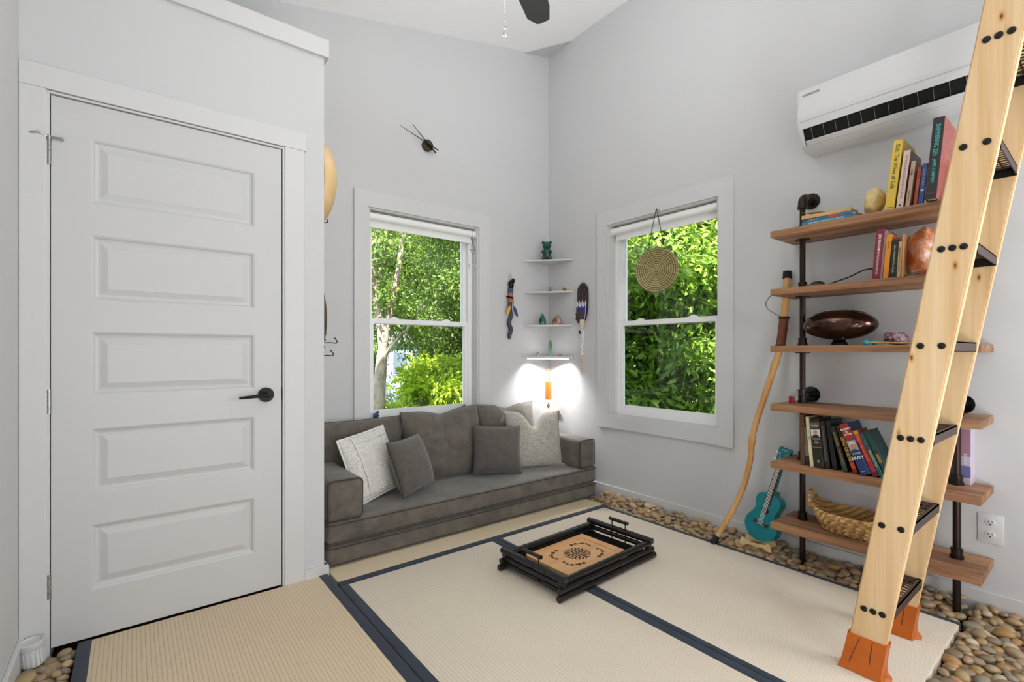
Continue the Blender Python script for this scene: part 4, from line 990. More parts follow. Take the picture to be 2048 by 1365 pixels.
# ------------------------------------------------------------------ round hand drum and carved shield with hooks on the closet side
t = thing('frame_drum', 'round tan hide drum hanging on the closet side wall, seen edge-on', 'drum', (.747, 2.685, 1.995))
mb = MB(); n = 16
prof = [(.216, 0), (.218, .006), (.216, .030)] + [(.216 * cos(pi / 2 * k / n), .030 + .082 * sin(pi / 2 * k / n)) for k in range(1, n)] + [(.001, .112)]
mb.lathe(prof, 56); mb.xform(Matrix.Rotation(R(90), 4, 'Y')); mb.build('skin', 'drum_skin', t, ang=60)
mb = MB().tube([(.0, .219 * cos(a_), .219 * sin(a_)) for a_ in [2 * pi * k / 56 for k in range(56)]], .004, 6, closed=True); mb.xform(Matrix.Translation((.008, 0, 0))); mb.build('rim', 'plywood_light', t)
t = thing('carved_shield', 'narrow dark carved wooden shield hanging edge-on below the hide drum', 'carving', (.747, 2.62, 1.272))
mb = MB(); n = 20; prof = []
vs = []
for i in range(n + 1):
    q = i / n; z = .21 - .42 * q; w = .075 * sin(pi * q) ** .6 + .001; dp = .060 * sin(pi * q) ** .45 + .001
    for k in range(9): a_ = pi * k / 8; vs.append((dp * sin(a_), -w * cos(a_), z))
fs = [(i * 9 + k, i * 9 + k + 1, (i + 1) * 9 + k + 1, (i + 1) * 9 + k) for i in range(n) for k in range(8)] + [(i * 9, (i + 1) * 9, (i + 1) * 9 + 8, i * 9 + 8) for i in range(n)]
mb.add(vs, fs); mb.build('body', 'carved_wood', t)
mb = MB()
for i in range(9): z = .15 - i * .037; mb.tube([(.060 * cos(a_) * sin(pi * (i + 2.5) / 14) ** .45, .05 * sin(a_), z + .008 * sin(a_ * 4)) for a_ in [-1.2 + .3 * k for k in range(9)]], .0028, 5)
mb.build('relief', 'carved_wood', t)
for (y, z, ln, up, lb) in ((2.66, 1.140, .125, 1, 'black wire wall hook, the higher and longer of the pair'), (2.66, 1.072, .105, 1, 'black wire wall hook, the lower of the pair'), (2.66, 1.79, .075, 1, 'tiny black wall hook just under the hide drum')):
    L = ln; mb = MB(); mb.tube(smoothpts([(0, 0, 0), (L * .7, 0, L * .05), (L, 0, .004), (L + .006, 0, .014), (L - .006, 0, .03)], 4), .0026, 8); mb.ball((L - .006, 0, .031), .004, 8, 6); mb.cyl((0, 0, 0), (.003, 0, 0), .008, 12)
    o = mb.build('wall_hook', 'black_metal', label=lb, cat='hook', group='wire hooks on the closet side'); o.location = (.747, y, z)

# ------------------------------------------------------------------ mini-split air conditioner
t = thing('air_conditioner', 'white wall-mounted air conditioner high on the right wall with its vent open', 'air conditioner', (XW, .62, 2.13))
ACX = [(0, .005), (-.06, 0.0), (-.11, .004), (-.14, .012), (-.158, .021)]   # underside, back to slot
lip = [(-.206, .092), (-.212, .115), (-.216, .15), (-.214, .26), (-.210, .288), (-.19, .298), (0, .298)]
W2_ = .41
body = ACX + [(-.10, .075), (-.16, .11)] + lip
def acx(pts, y0, y1, mb):
    return mb.prism([(p[0], p[1]) for p in pts], y0, y1, 'y')
mb = MB(); mb.prism(body, -W2_ + .045, W2_ - .022, 'y')
solid = ACX + lip
def shr(p, q): cx_, cz_ = -.1, .15; return (min(0, cx_ + (p[0] - cx_) * q), cz_ + (p[1] - cz_) * q)
for y0, y1, q in ((W2_ - .022, W2_ - .006, 1.), (W2_ - .006, W2_, .965), (-W2_ + .006, -W2_ + .045, 1.), (-W2_, -W2_ + .006, .965)): mb.prism([shr(p, q) for p in solid], y0, y1, 'y')
mb.build('housing', 'plastic_white', t, smooth=False)
mb = MB(); mb.prism([(-.098, .073), (-.155, .107), (-.198, .094), (-.160, .028)], -W2_ + .046, W2_ - .023, 'y'); 
mb.build('outlet_slot', 'dark_void', t, smooth=False)
for k in range(15):
    y = W2_ - .06 - k * .052
    MB().prism([(-.156, .034), (-.199, .096), (-.202, .090), (-.163, .028)], y, y + .0012, 'y').build('vane', 'plastic_grey', t, smooth=False)
mb = MB(); mb.prism([(-.156, .018), (-.164, .019), (-.186, .034), (-.184, .037), (-.164, .026)], -W2_ + .05, W2_ - .03, 'y'); mb.build('flap', 'plastic_white', t, smooth=False)
MB().box(-.2165, -.2140, -W2_ + .01, W2_ - .012, .128, .1290).build('panel_seam', cmat('#b8b8ba'), t, smooth=False)
text('SAMSUNG', .017, t, (-.2158, .345, .255), HORZ, cmat('#55585c'), 'logo', .075)

# ------------------------------------------------------------------ ladder
LX = 1.95; FX = 2.332; sl = -.1678
lad = thing('loft_ladder', 'steep pine loft ladder with pierced brown metal treads and leather-wrapped feet', 'ladder', (LX, .5586, 0))
ang = math.atan(-sl); Lz = 2.62
def rail_mesh(x0, x1):
    mb = MB(); hw = .051
    bm_pts = lambda z: ((sl * z - hw), (sl * z + hw))
    a0, a1 = bm_pts(.012); b0, b1 = bm_pts(Lz)
    bm = bmesh.new(); vs = [bm.verts.new(p) for p in [(x0, a0, .012), (x0, a1, .012), (x1, a1, .012), (x1, a0, .012), (x0, b0, Lz), (x0, b1, Lz), (x1, b1, Lz), (x1, b0, Lz)]]
    for f in ((0, 1, 2, 3), (4, 7, 6, 5), (0, 4, 5, 1), (1, 5, 6, 2), (2, 6, 7, 3), (3, 7, 4, 0)): bm.faces.new([vs[i] for i in f])
    bmesh.ops.bevel(bm, geom=bm.edges[:], offset=.004, segments=2, affect='EDGES'); bm.verts.ensure_lookup_table()
    mb.add([v.co[:] for v in bm.verts], [[v.index for v in f.verts] for f in bm.faces]); bm.free(); return mb
rail_mesh(0, .038).build('rail', 'pine', lad); rail_mesh(FX - LX, FX - LX + .038).build('rail', 'pine', lad)
TZ = [.227 + .2965 * k for k in range(9)]
def leather_foot(x0, x1):
    mb = MB(); n = 40; lv = [(0.002, 1.45), (.02, 1.15), (.05, 1.03), (.09, 1.02), (.128, 1.02)]
    rnd = random.Random(int(x0 * 100)); vs = []
    xc, hx = (x0 + x1) / 2, (x1 - x0) / 2 + .006
    for i, (z, q) in enumerate(lv):
        for k in range(n):
            a_ = 2 * pi * k / n; c_, s_ = cos(a_), sin(a_)
            e = 1 / max(abs(c_), abs(s_)) ** .92
            yy = sl * z + .057 * s_ * e * (1 + (q - 1) * (.35 + .65 * (s_ < -.6 and c_ > 0)))
            xx = xc + hx * c_ * e * (1 + (q - 1) * .5)
            w_ = (.0018 if i < 3 else .0006) * sin(5 * a_ + i * 1.4)
            vs.append((xx + w_, yy + w_, z + (.012 * (1 - s_) * 0 if i else 0)))
    m_ = len(lv); fs = [(i * n + k, i * n + (k + 1) % n, (i + 1) * n + (k + 1) % n, (i + 1) * n + k) for i in range(m_ - 1) for k in range(n)]
    fs += [tuple(range(n - 1, -1, -1)), tuple((m_ - 1) * n + k for k in range(n))]
    mb.add(vs, fs)
    return mb
for x0, x1 in ((0, .038), (FX - LX, FX - LX + .038)):
    f_ = leather_foot(x0, x1).build('leather_foot', 'leather_orange', lad, ang=50)
    MB().tube(smoothpts([(x0 - .0080, .034 + sl * .03, .03), (x0 - .0078, .026 + sl * .07, .075), (x0 - .0068, .018 + sl * .12, .124)]), .0007, 5).tube(smoothpts([(x0 - .0078, -.022 + sl * .04, .045), (x0 - .0072, -.020 + sl * .08, .085), (x0 - .0066, -.018 + sl * .12, .126)]), .0009, 5).build('seam', 'inlay_dark', f_)
for i, z in enumerate(TZ):
    cy = sl * z; hw = .050; x0, x1 = .038, FX - LX
    rnd = random.Random(i)
    mb = MB()
    mb.box(x0, x1, cy - hw, cy - hw + .003, z - .016, z + .014)      # rear flange
    mb.box(x0, x1, cy + hw + .004, cy + hw + .007, z - .016, z + .014)      # front nosing
    mb.box(x0, x1, cy - hw, cy - hw + .012, z + .010, z + .014); mb.box(x0, x1, cy + hw - .004, cy + hw + .007, z + .010, z + .014)
    mb.box(x0, x0 + .012, cy - hw, cy + hw + .007, z + .010, z + .014); mb.box(x1 - .012, x1, cy - hw, cy + hw + .007, z + .010, z + .014)
    # pierced branch pattern of the top plate
    n_ = 13; A_ = [x0 + .012 + (x1 - x0 - .024) * (k + .5) / n_ for k in range(n_)]
    for k, xa in enumerate(A_):
        xb = xa + rnd.uniform(-.022, .022); w = rnd.uniform(.0025, .0045)
        xb = min(max(xb, x0 + .008), x1 - .008)
        vs = [(xa - w, cy - hw + .008, z + .0105), (xa + w, cy - hw + .008, z + .0105), (xb + w, cy + hw, z + .0105), (xb - w, cy + hw, z + .0105)]
        vs += [(a_, b_, c_ + .003) for a_, b_, c_ in vs]; mb.add(vs, [(3, 2, 1, 0), (4, 5, 6, 7), (0, 1, 5, 4), (1, 2, 6, 5), (2, 3, 7, 6), (3, 0, 4, 7)])
    for yy in (-.018, .030): mb.box(x0, x1, cy + yy - .002, cy + yy + .002, z + .0105, z + .0135)
    tr_ = mb.build('tread', 'tread_metal', lad, smooth=False)
    for xa in (x0, x1 - .003):
        MB().box(xa, xa + .003, cy - hw, cy + hw + .005, z - .018, z + .012).build('end_plate', 'bolt_black', tr_, smooth=False)
    ys = (-.0255, .0, .0255) if i % 2 == 0 else (-.0255, .0255)
    for y in ys:
        for xa, d_, nm in ((0, -1, 'bolt'),):
            mb = MB(); mb.lathe([(.0095, 0), (.0098, .0025), (.006, .0045), (.001, .005)], 16); mb.xform(Matrix.Translation((xa, cy + y, z)) @ Matrix.Rotation(R(-90), 4, 'Y')); mb.build(nm, 'bolt_black', lad)
MB().box(XL, XW, -.02, .075, 2.62, 2.80).build('trim_4', 'trim_paint', smooth=False, kind='structure')   # loft edge beam the ladder leans on
MB().box(XL, XW, YB, -.02, 2.74, 2.80).build('trim_5', 'trim_paint', smooth=False, kind='structure') if False else None

# ------------------------------------------------------------------ ceiling fan
fan = thing('ceiling_fan', 'dark-bladed ceiling fan with a crystal ball pull chain', 'ceiling fan', (.943, 1.231, 2.50))
cz = ceil_z(.943) - 2.50
MB().cyl((0, 0, .12), (0, 0, cz + .01), .014, 14).build('downrod', 'steel', fan)
MB().lathe([(.001, cz - .06), (.03, cz - .058), (.06, cz - .02), (.062, cz + .02)], 28).build('canopy', 'steel', fan)
MB().lathe([(.02, -.03), (.085, -.02), (.10, .02), (.10, .07), (.07, .11), (.016, .13)], 36).build('motor', 'steel', fan)
a0 = math.atan2(1.583 - 1.231, 1.385 - .943)
for k in range(5):
    an = a0 + 2 * pi * k / 5
    outl = [(.11, -.045), (.30, -.066), (.46, -.072), (.535, -.060), (.562, -.018), (.565, .0), (.53, .036), (.40, .050), (.25, .046), (.11, .038)]
    mb = MB().prism(outl, -.004, .004, 'z'); mb.xform(Matrix.Rotation(an, 4, 'Z') @ Matrix.Translation((0, 0, .03)) @ Matrix.Rotation(R(9), 4, 'X')); mb.build('blade', cmat('#3c3d3f', .5), fan, smooth=False)
pc = (.97, 1.288); dx, dy = .971 - .943, 1.272 - 1.231
mb = MB()
for k in range(54): mb.ball((dx, dy, -.02 - k * .0057), .0018, 6, 5)
mb.build('pull_chain', 'steel', fan)
MB().ball((dx, dy, -.341), (.0125, .0125, .0125), 18, 12).build('crystal_ball', 'clear_crystal', fan)
MB().cyl((dx, dy, -.330), (dx, dy, -.320), .004, 8).build('chain_cap', 'steel', fan)

# ------------------------------------------------------------------ wall outlet, door sensor by the closet
t = thing('wall_outlet', 'white double outlet plate low on the right wall past the shelves', 'outlet', (XW, .352, .345))
MB().rbox(-.005, 0, -.040, .040, -.062, .062, .002).build('plate', 'plastic_white', t)
for zc in (.026, -.026):
    mb = MB(); mb.lathe([(.0175, 0), (.0175, .0015), (.0165, .002)], 24); mb.xform(Matrix.Translation((-.005, 0, zc)) @ Matrix.Rotation(R(-90), 4, 'Y') @ Matrix.Diagonal((.85, 1, 1, 1)))
    s_ = mb.build('socket', 'plastic_white', t)
    mb = MB(); mb.box(-.0078, -.0065, .005, .0066, zc - .001, zc + .008); mb.box(-.0078, -.0065, -.0066, -.005, zc - .001, zc + .008); mb.cyl((-.0078, 0, zc - .008), (-.0065, 0, zc - .008), .0027, 10); mb.build('slots', 'dark_void', s_, smooth=False)
t = thing('plastic_vial', 'small ribbed clear plastic container on the pebbles beside the door casing', 'container', (-.275, 2.395, -.012), (R(4), R(-4), 0))
mb = MB(); mb.lathe([(.026, 0), (.0285, .01), (.030, .062), (.031, .064)], 30); mb.build('cup', 'clear_plastic', t)
mb = MB()
for k in range(16): a_ = 2 * pi * k / 16; mb.box(-.0015, .0015, .0285, .0325, .004, .058); mb.xform(Matrix.Rotation(a_, 4, 'Z'), len(mb.v) - 8)
mb.build('ribs', 'plastic_white', t, smooth=False)
MB().lathe([(.0325, .064), (.0345, .068), (.0345, .086), (.031, .088), (.029, .080), (.001, .080)], 30).build('lid', 'plastic_white', t)

# ------------------------------------------------------------------ walking stick
SP = [(2.611, 1.459, .0), (2.63, 1.43, .06), (2.655, 1.375, .18), (2.685, 1.318, .34), (2.71, 1.290, .50), (2.722, 1.288, .60), (2.735, 1.272, .70), (2.758, 1.232, .86), (2.775, 1.196, 1.0), (2.79, 1.168, 1.12), (2.805, 1.155, 1.26), (2.82, 1.150, 1.40), (2.838, 1.148, 1.54)]
t = thing('walking_stick', 'tall crooked wooden walking stick leaning on the wall beside the shelves', 'walking stick', SP[0])
q0 = Vector(SP[0]); pp = [p - q0 for p in smoothpts(SP, 6)]
n = len(pp); rad = []
for i in range(n):
    q = i / (n - 1); r = .0135 + .005 * q
    z = pp[i].z
    for zk, am in ((.60, .006), (1.03, .004), (.18, .002)): r += am * math.exp(-((z - zk) / .02) ** 2)
    rad.append(r)
MB().tube(pp, rad, 16).build('shaft', 'stick_wood', t)
def seg_at(z0, z1, k=6):
    out = []
    for j in range(k + 1):
        z = z0 + (z1 - z0) * j / k
        i = min(range(n), key=lambda q: abs(pp[q].z - z)); i = max(1, min(n - 2, i))
        a_, b_ = (pp[i - 1], pp[i]) if pp[i].z > z else (pp[i], pp[i + 1])
        f_ = (z - a_.z) / (b_.z - a_.z); out.append(a_.lerp(b_, f_))
    return out
MB().tube(seg_at(.0, .045), [.019, .019, .019, .018, .017, .0165, .016], 16).build('rubber_tip', 'black_gloss', t)
MB().tube(seg_at(1.50, 1.54), .0225, 16).build('end_cap', 'black_metal', t)
MB().tube(seg_at(1.125, 1.285), .0235, 16).build('leather_grip', 'leather_brown', t)
mb = MB()
for zc in (1.128, 1.134, 1.280, 1.286): c_ = seg_at(zc, zc + .001, 1)[0]; mb.tube([(c_.x + .0245 * cos(a_), c_.y + .0245 * sin(a_), c_.z) for a_ in [2 * pi * k / 20 for k in range(20)]], .003, 6, closed=True)
mb.build('grip_lacing', 'inlay_dark', t)
c_ = seg_at(1.288, 1.289, 1)[0]; d_ = seg_at(1.44, 1.441, 1)[0]
MB().tube(smoothpts([(c_.x - .02, c_.y + .01, c_.z), (c_.x - .03, c_.y + .075, c_.z + .05), (c_.x - .02, c_.y + .08, c_.z + .10), (d_.x - .018, d_.y + .02, d_.z + .01)], 6), .0018, 6).build('wrist_loop', 'cord_black', t)

# ------------------------------------------------------------------ ukulele on its stand
u = thing('ukulele', 'teal ukulele with four strings standing against the wall by the shelves', 'ukulele', (2.745, 1.262, .052))
zax = Vector((.165, -.235, 1)).normalized(); nrm = Vector((-1, .10, .1)); nrm = (nrm - zax * nrm.dot(zax)).normalized(); xax = zax.cross(nrm) * 1
# local frame: X right, Z along the neck, -Y is the front face
yax = -nrm; xax = yax.cross(zax)
Mu = Matrix((xax, yax, zax)).transposed(); u.rotation_euler = Mu.to_euler(); u.scale = (1.09, 1.09, 1.09)
BL = .245
def half(z):   # half width of the body along its length
    q = z / BL
    lower = .083 * math.sqrt(max(0, 1 - ((q - .30) / .30) ** 2)) if q < .30 else None
    if q < .30: return lower
    if q < .64: s_ = (q - .30) / .34; return .083 + (.052 - .083) * (1 - cos(pi * s_)) / 2
    if q < .82: s_ = (q - .64) / .18; return .052 + (.062 - .052) * (1 - cos(pi * s_)) / 2
    s_ = (q - .82) / .18; return .062 * math.sqrt(max(0, 1 - s_ ** 2.4))
zz_ = [BL * (1 - cos(pi * i / 40)) / 2 for i in range(41)]
outl = [(half(z), z) for z in zz_] + [(-half(z), z) for z in reversed(zz_[1:-1])]
mb = MB(); mb.prism(outl, -.026, .026, 'y'); mb.build('body', 'uke_teal', u, ang=40)
MB().lathe([(.0185, 0), (.0185, .001)], 28).xform(Matrix.Translation((0, -.0265, .155)) @ Matrix.Rotation(R(90), 4, 'X')).build('sound_hole', 'inlay_dark', u)
mb = MB().box(-.014, .014, -.026, -.008, .235, .395); mb.prism([(-.03, .225), (.03, .225), (.014, .262), (-.014, .262)], -.02, .026, 'y'); mb.build('neck', 'uke_teal', u)
MB().box(-.0145, .0145, -.031, -.026, .185, .395).build('fretboard', 'fret_wood', u, smooth=False)
mb = MB()
for k in range(12): z = .392 - .022 * (k + 1) * (1 - .025 * k); mb.box(-.0145, .0145, -.0322, -.030, z, z + .0012)
mb.build('frets', 'steel', u, smooth=False)
hdp = [(-.015, .395), (.015, .395), (.029, .425), (.031, .487), (.018, .492), (.007, .486), (0, .493), (-.007, .486), (-.018, .492), (-.031, .487), (-.029, .425)]
hh = MB().prism(hdp, -.024, -.010, 'y').build('headstock', 'uke_teal', u, ang=40)
text('MAKALA', .008, hh, (0, -.0245, .477), ((1, 0, 0), (0, 0, 1), (0, -1, 0)), cmat('#e6f0f0'), 'lettering')
for x, z in ((-.018, .422), (.018, .422), (-.019, .455), (.019, .455)):
    mb = MB(); mb.lathe([(.0052, 0), (.0052, .002), (.003, .003), (.0028, .009)], 14); mb.xform(Matrix.Translation((x, -.024, z)) @ Matrix.Rotation(R(90), 4, 'X'))
    pg = mb.build('tuning_peg', 'steel', u)
    MB().ball((x * 2.1, -.012, z), (.010, .005, .006), 10, 6).build('button', 'crystal_white', pg)
mb = MB()
for x, xh, zh in ((-.0075, -.018, .422), (-.0025, -.019, .455), (.0025, .019, .455), (.0075, .018, .422)):
    mb.tube([(x * 1.25, -.037, .086), (x * .9, -.0335, .392), (xh * .8, -.027, zh)], .0011, 5)
mb.build('strings', 'crystal_white', u)
mb = MB(); mb.box(-.026, .026, -.033, -.026, .078, .088); mb.prism([(-.036, .074), (-.026, .080), (-.026, .090), (-.038, .094)], -.030, -.026, 'y'); mb.prism([(.036, .074), (.026, .080), (.026, .090), (.038, .094)], -.030, -.026, 'y'); mb.build('bridge', 'fret_wood', u, smooth=False)
MB().box(-.02, .02, -.036, -.033, .081, .0825).build('saddle', 'crystal_white', u, smooth=False)
st = thing('ukulele_stand', 'light plywood cross stand on the pebbles holding the ukulele', 'stand', (2.735, 1.262, .012), (0, 0, R(4)))
sp = [(-.085, 0), (-.060, .0), (-.045, .012), (.045, .012), (.06, 0), (.085, 0), (.080, .030), (.070, .046), (.052, .034), (.02, .028), (-.02, .028), (-.052, .034), (-.070, .046), (-.080, .030)]
MB().prism(sp, -.038, -.032, 'x').build('side_panel', 'plywood_light', st, smooth=False)
MB().prism(sp, .034, .040, 'x').build('side_panel', 'plywood_light', st, smooth=False)
MB().prism([(-.05, .010), (.05, .010), (.05, .022), (-.05, .022)], -.015, -.009, 'y').build('cross_panel', 'plywood_light', st, smooth=False)

# ------------------------------------------------------------------ black bamboo tray stand with its carved board
tr = thing('bamboo_tray_table', 'folded black bamboo tray table with two handles lying on the tatami', 'tray table', (1.815, 1.745, .0), (0, 0, R(2.5)))
HX, HY = .345, .205
def bamboo(mb, a, b, r=.0125, nodes=3):
    a, b = Vector(a), Vector(b); n = 110; pts = []; rs = []
    for i in range(n + 1):
        q = i / n; pts.append(a.lerp(b, q)); rr_ = r
        for k in range(1, nodes + 1): rr_ += .0022 * math.exp(-((q - k / (nodes + 1) + .03 * sin(k * 9 + a.z * 90)) / .007) ** 2)
        rs.append(rr_)
    mb.tube(pts, rs, 14)
def bpole(name, a, b, r=.0125, nodes=3):
    mb = MB(); bamboo(mb, a, b, r, nodes); o = mb.build(name, 'black_bamboo', tr)
    mb = MB()
    for e, f in ((Vector(a), Vector(b)), (Vector(b), Vector(a))):
        d_ = (e - f).normalized(); mb.cyl(e, e + d_ * .0008, r * .72, 12)
    mb.build('open_end', 'bamboo_end', o)
for s_ in (-1, 1):
    bpole('long_rail', (-HX - .02, s_ * (HY), .0165), (HX + .02, s_ * (HY + .004), .0165), .0155, 4)
    bpole('long_rail', (-HX - .012, s_ * (HY - .003), .047), (HX + .012, s_ * (HY - .003), .047), .0145, 4)
    bpole('long_rail', (-HX, s_ * (HY - .012), .079), (HX, s_ * (HY - .012), .079), .0155, 4)
for s_ in (-1, 1):
    bpole('short_rail', (s_ * (HX - .012), -HY - .012, .094), (s_ * (HX - .012), HY + .012, .094), .0165, 3)
    bpole('short_rail', (s_ * (HX - .014), -HY, .060), (s_ * (HX - .014), HY, .060), .0125, 3)
    bpole('short_rail', (s_ * (HX - .030), -HY + .01, .026), (s_ * (HX - .022), HY - .01, .026), .0125, 3)
    mb = MB(); xh = s_ * (HX - .012)
    for y in (-.045, .045): mb.cyl((xh, y, .03), (xh, y, .142), .0028, 8)
    pin = mb.build('handle_pin', 'black_metal', tr)
    pts = [(xh, -.062 + .124 * k / 24, .145) for k in range(25)]
    MB().tube(pts, [.0088 + .0016 * (1 if k % 4 == 0 else 0) for k in range(25)], 12).build('handle', 'black_bamboo', tr)
mb = MB()
for side in (-1, 1):
    mb = MB()
    for k in range(9): x = side * (.20 + k * .0145); mb.box(x - .004, x + .004, -HY + .01, HY - .01, .036, .0415)
    for y in (-.17, 0, .17): mb.box(side * .19 if side > 0 else -.335, .335 if side > 0 else -.19, y - .004, y + .004, .033, .037)
    mb.build('slat_grid', 'black_bamboo', tr, smooth=False)
pb = thing('carved_board', 'honey-coloured wooden board with a pierced medallion lying inside the black tray', 'board', (1.800, 1.742, .047), (0, 0, R(2.5)))
mb = MB(); bx_, by_ = .218, .160
mb.box(-bx_, bx_, -by_, -by_ + .038, 0, .014); mb.box(-bx_, bx_, by_ - .038, by_, 0, .014); mb.box(-bx_, -bx_ + .045, -by_ + .038, by_ - .038, 0, .014); mb.box(bx_ - .045, bx_, -by_ + .038, by_ - .038, 0, .014)
mb.box(-bx_ + .045, bx_ - .045, -by_ + .038, by_ - .038, 0, .010)
mb.build('panel', 'insert_wood', pb, smooth=False)
mb = MB(); zt = .0101
def blob(cx, cy, pts_): mb.prism([(cx + a_, cy + b_) for a_, b_ in pts_], zt - .001, zt + .0004, 'z')
for ring, (r0, cnt, ln, wd) in enumerate(((.009, 5, .013, .010), (.023, 8, .019, .013), (.038, 12, .020, .013), (.053, 16, .020, .014), (.067, 22, .017, .012))):
    for k in range(cnt):
        a_ = 2 * pi * k / cnt + ring * .31; tw = .5 * (1 if k % 2 else -1)
        c_, s_ = cos(a_ + tw), sin(a_ + tw); cx, cy = r0 * cos(a_) * 1.0, r0 * sin(a_) * .92
        sh = [(-.5, 0), (-.2, .45), (.25, .35), (.5, 0), (.1, -.4), (-.3, -.3)]
        blob(cx, cy, [(p * ln * c_ - q * wd * s_, p * ln * s_ + q * wd * c_) for p, q in sh])
for sx in (-1, 1):
    for sy in (-1, 1):
        pts = [(sx * (.050 + .060 * q / 16 + .004 * sin(q * 1.3)), sy * (.093 + .006 * cos(q * 1.3) - .02 * (q / 16) ** 2)) for q in range(17)]
        mb.tube([(a_, b_, zt) for a_, b_ in pts], .0022, 5)
        for (cx, cy, r) in ((.055, .093, .010), (.085, .090, .011), (.118, .070, .012)):
            mb.tube([(sx * (cx + r * q / 14 * cos(q * .55)), sy * (cy + r * q / 14 * sin(q * .55)), zt) for q in range(15)], .0020, 5)
        for (cx, cy, r) in ((.125, .026, .011), (.128, .050, .010)):
            mb.tube([(sx * (cx + r * q / 14 * cos(q * .55)), sy * (cy + r * q / 14 * sin(q * .55)), zt) for q in range(15)], .0020, 5)
mb.build('medallion', 'inlay_dark', pb, smooth=False)

# ------------------------------------------------------------------ river pebbles
rnd = random.Random(12)
protos = []
for s_ in range(8):
    r2 = random.Random(s_ * 7 + 1); ph = [r2.uniform(0, 6.28) for _ in range(6)]; am = r2.uniform(.05, .11)
    fn = lambda x, y, z: 1 + am * (sin(2.2 * x + ph[0]) * cos(1.9 * y + ph[1]) + .6 * sin(2.6 * z + ph[2] + x))
    asp = r2.uniform(.68, .9)
    protos.append(MB().ball((0, 0, 0), (1., asp, r2.uniform(.46, .6)), 16, 10, fn))
pme = [p.mesh('river_pebble', 'pebble', ang=180) for p in protos]
def scatter(regions, dmin, tries, rr_):
    """regions: list of (x0,x1,y0,y1); dart throwing"""
    P = []
    for x0, x1, y0, y1 in regions:
        for _ in range(int(tries * (x1 - x0) * (y1 - y0) * 10)):
            r = rr_(); x, y = rnd.uniform(x0 + r * .6, x1 - r * .6), rnd.uniform(y0 + r * .6, y1 - r * .6)
            if all((x - a_) ** 2 + (y - b_) ** 2 > ((r + c_) * dmin) ** 2 for a_, b_, c_ in P): P.append((x, y, r))
    return P
reg = [('strip', (2.642, 2.853, .42, 2.47)), ('corner', (2.07, 2.853, -.05, .40)), ('door', (-.303, -.168, 1.95, 2.43))]
rp = lambda: rnd.choice((.0165, .019, .021, .023, .026, .029)) * rnd.uniform(.92, 1.1)
labels = {'strip': ('smooth river pebble in the border between the tatami and the right wall', 'pebbles along the right wall'),
          'corner': ('smooth river pebble in the patch at the ladder end of the mats', 'pebbles beyond the mat end'),
          'door': ('smooth river pebble in the small heap beside the door casing', 'pebbles beside the door')}
allp = []
for nm, r_ in reg:
    for x, y, r in scatter([r_], .76, 900, rp):
        allp.append((nm, x, y, r))
def cam_d2(p): return (p[1] * .6184 + p[2] * .7859) / p[3]
blocked = lambda x, y: (math.hypot(x - 2.611, y - 1.459) < .03) or (math.hypot(x - 2.752, y - 1.040) < .024) or (math.hypot(x - 2.752, y - .44) < .024) or (abs(x + .275) < .05 and abs(y - 2.395) < .05) or (abs(x - 2.735) < .045 and abs(y - 1.262) < .07)
allp = [p for p in allp if not blocked(p[1], p[2])]
allp.sort(key=cam_d2)
def in_view(p):
    x, y = p[1], p[2]; d = x * .6184 + y * .7859; cx = x * .7859 - y * .6184; return d > .5 and abs(cx / d) < 1.09 and 1.1 / d < .71
vis = [p for p in allp if in_view(p)]; rest = [p for p in allp if not in_view(p)]
ind = vis[:298]; rest = rest + vis[298:]
def slope(x, y): return .034 * max(0, min(1, (x - 2.66) / .18)) * (1 if y > .38 else .7)
def pz(r, x=0, y=0): return -.017 + rnd.uniform(0, .014) + slope(x, y)
for nm, x, y, r in ind:
    me = rnd.choice(pme); o = bpy.data.objects.new('river_pebble', me); COL.objects.link(o)
    o.location = (x, y, pz(r, x, y)); o.scale = (r * 1.12, r * 1.12, r * 1.12)
    o.rotation_euler = (rnd.uniform(-.28, .28), rnd.uniform(-.28, .28), rnd.uniform(0, 6.28))
    tag(o, labels[nm][0], 'pebble', labels[nm][1])
mb = MB()
bed = [(nm, x, y, r, pz(r, x, y)) for nm, x, y, r in rest]
for nm, r_ in reg:
    for x, y, r in scatter([r_], .56, 700, rp): bed.append((nm, x, y, r * 1.15, -.030 + slope(x, y)))
for nm, x, y, r, z in bed:
    p = rnd.choice(protos); st_ = len(mb.v); mb.add(p.v, p.f)
    mb.xform(Matrix.Translation((x, y, z)) @ Euler((rnd.uniform(-.25, .25), rnd.uniform(-.25, .25), rnd.uniform(0, 6.28))).to_matrix().to_4x4() @ Matrix.Scale(r * 1.1, 4), st_)
mb.build('pebble_bed', 'pebble_bed', ang=180, label='bed of smaller river pebbles filling the gravel border underneath', cat='gravel', kind='stuff')

# ------------------------------------------------------------------ outdoors
mb = MB(); vs = []; nx, ny = 46, 46
rr0 = random.Random(2)
for i in range(nx + 1):
    for k in range(ny + 1):
        x = -12 + i * 50 / nx; y = -12 + k * 50 / ny
        d = max(math.hypot(x - 1, y - 1) - 9.5, 0); z = -.5 + .55 * d + .4 * math.sin(x * .9) * math.sin(y * .8)
        if -1.5 < x < 4.2 and -3.2 < y < 4.6: z = -.5
        vs.append((x, y, min(z, 9)))
fs = [(i * (ny + 1) + k, (i + 1) * (ny + 1) + k, (i + 1) * (ny + 1) + k + 1, i * (ny + 1) + k + 1) for i in range(nx) for k in range(ny)]
mb.add(vs, fs); mb.build('ground', 'undergrowth', smooth=True, ang=180, kind='structure')

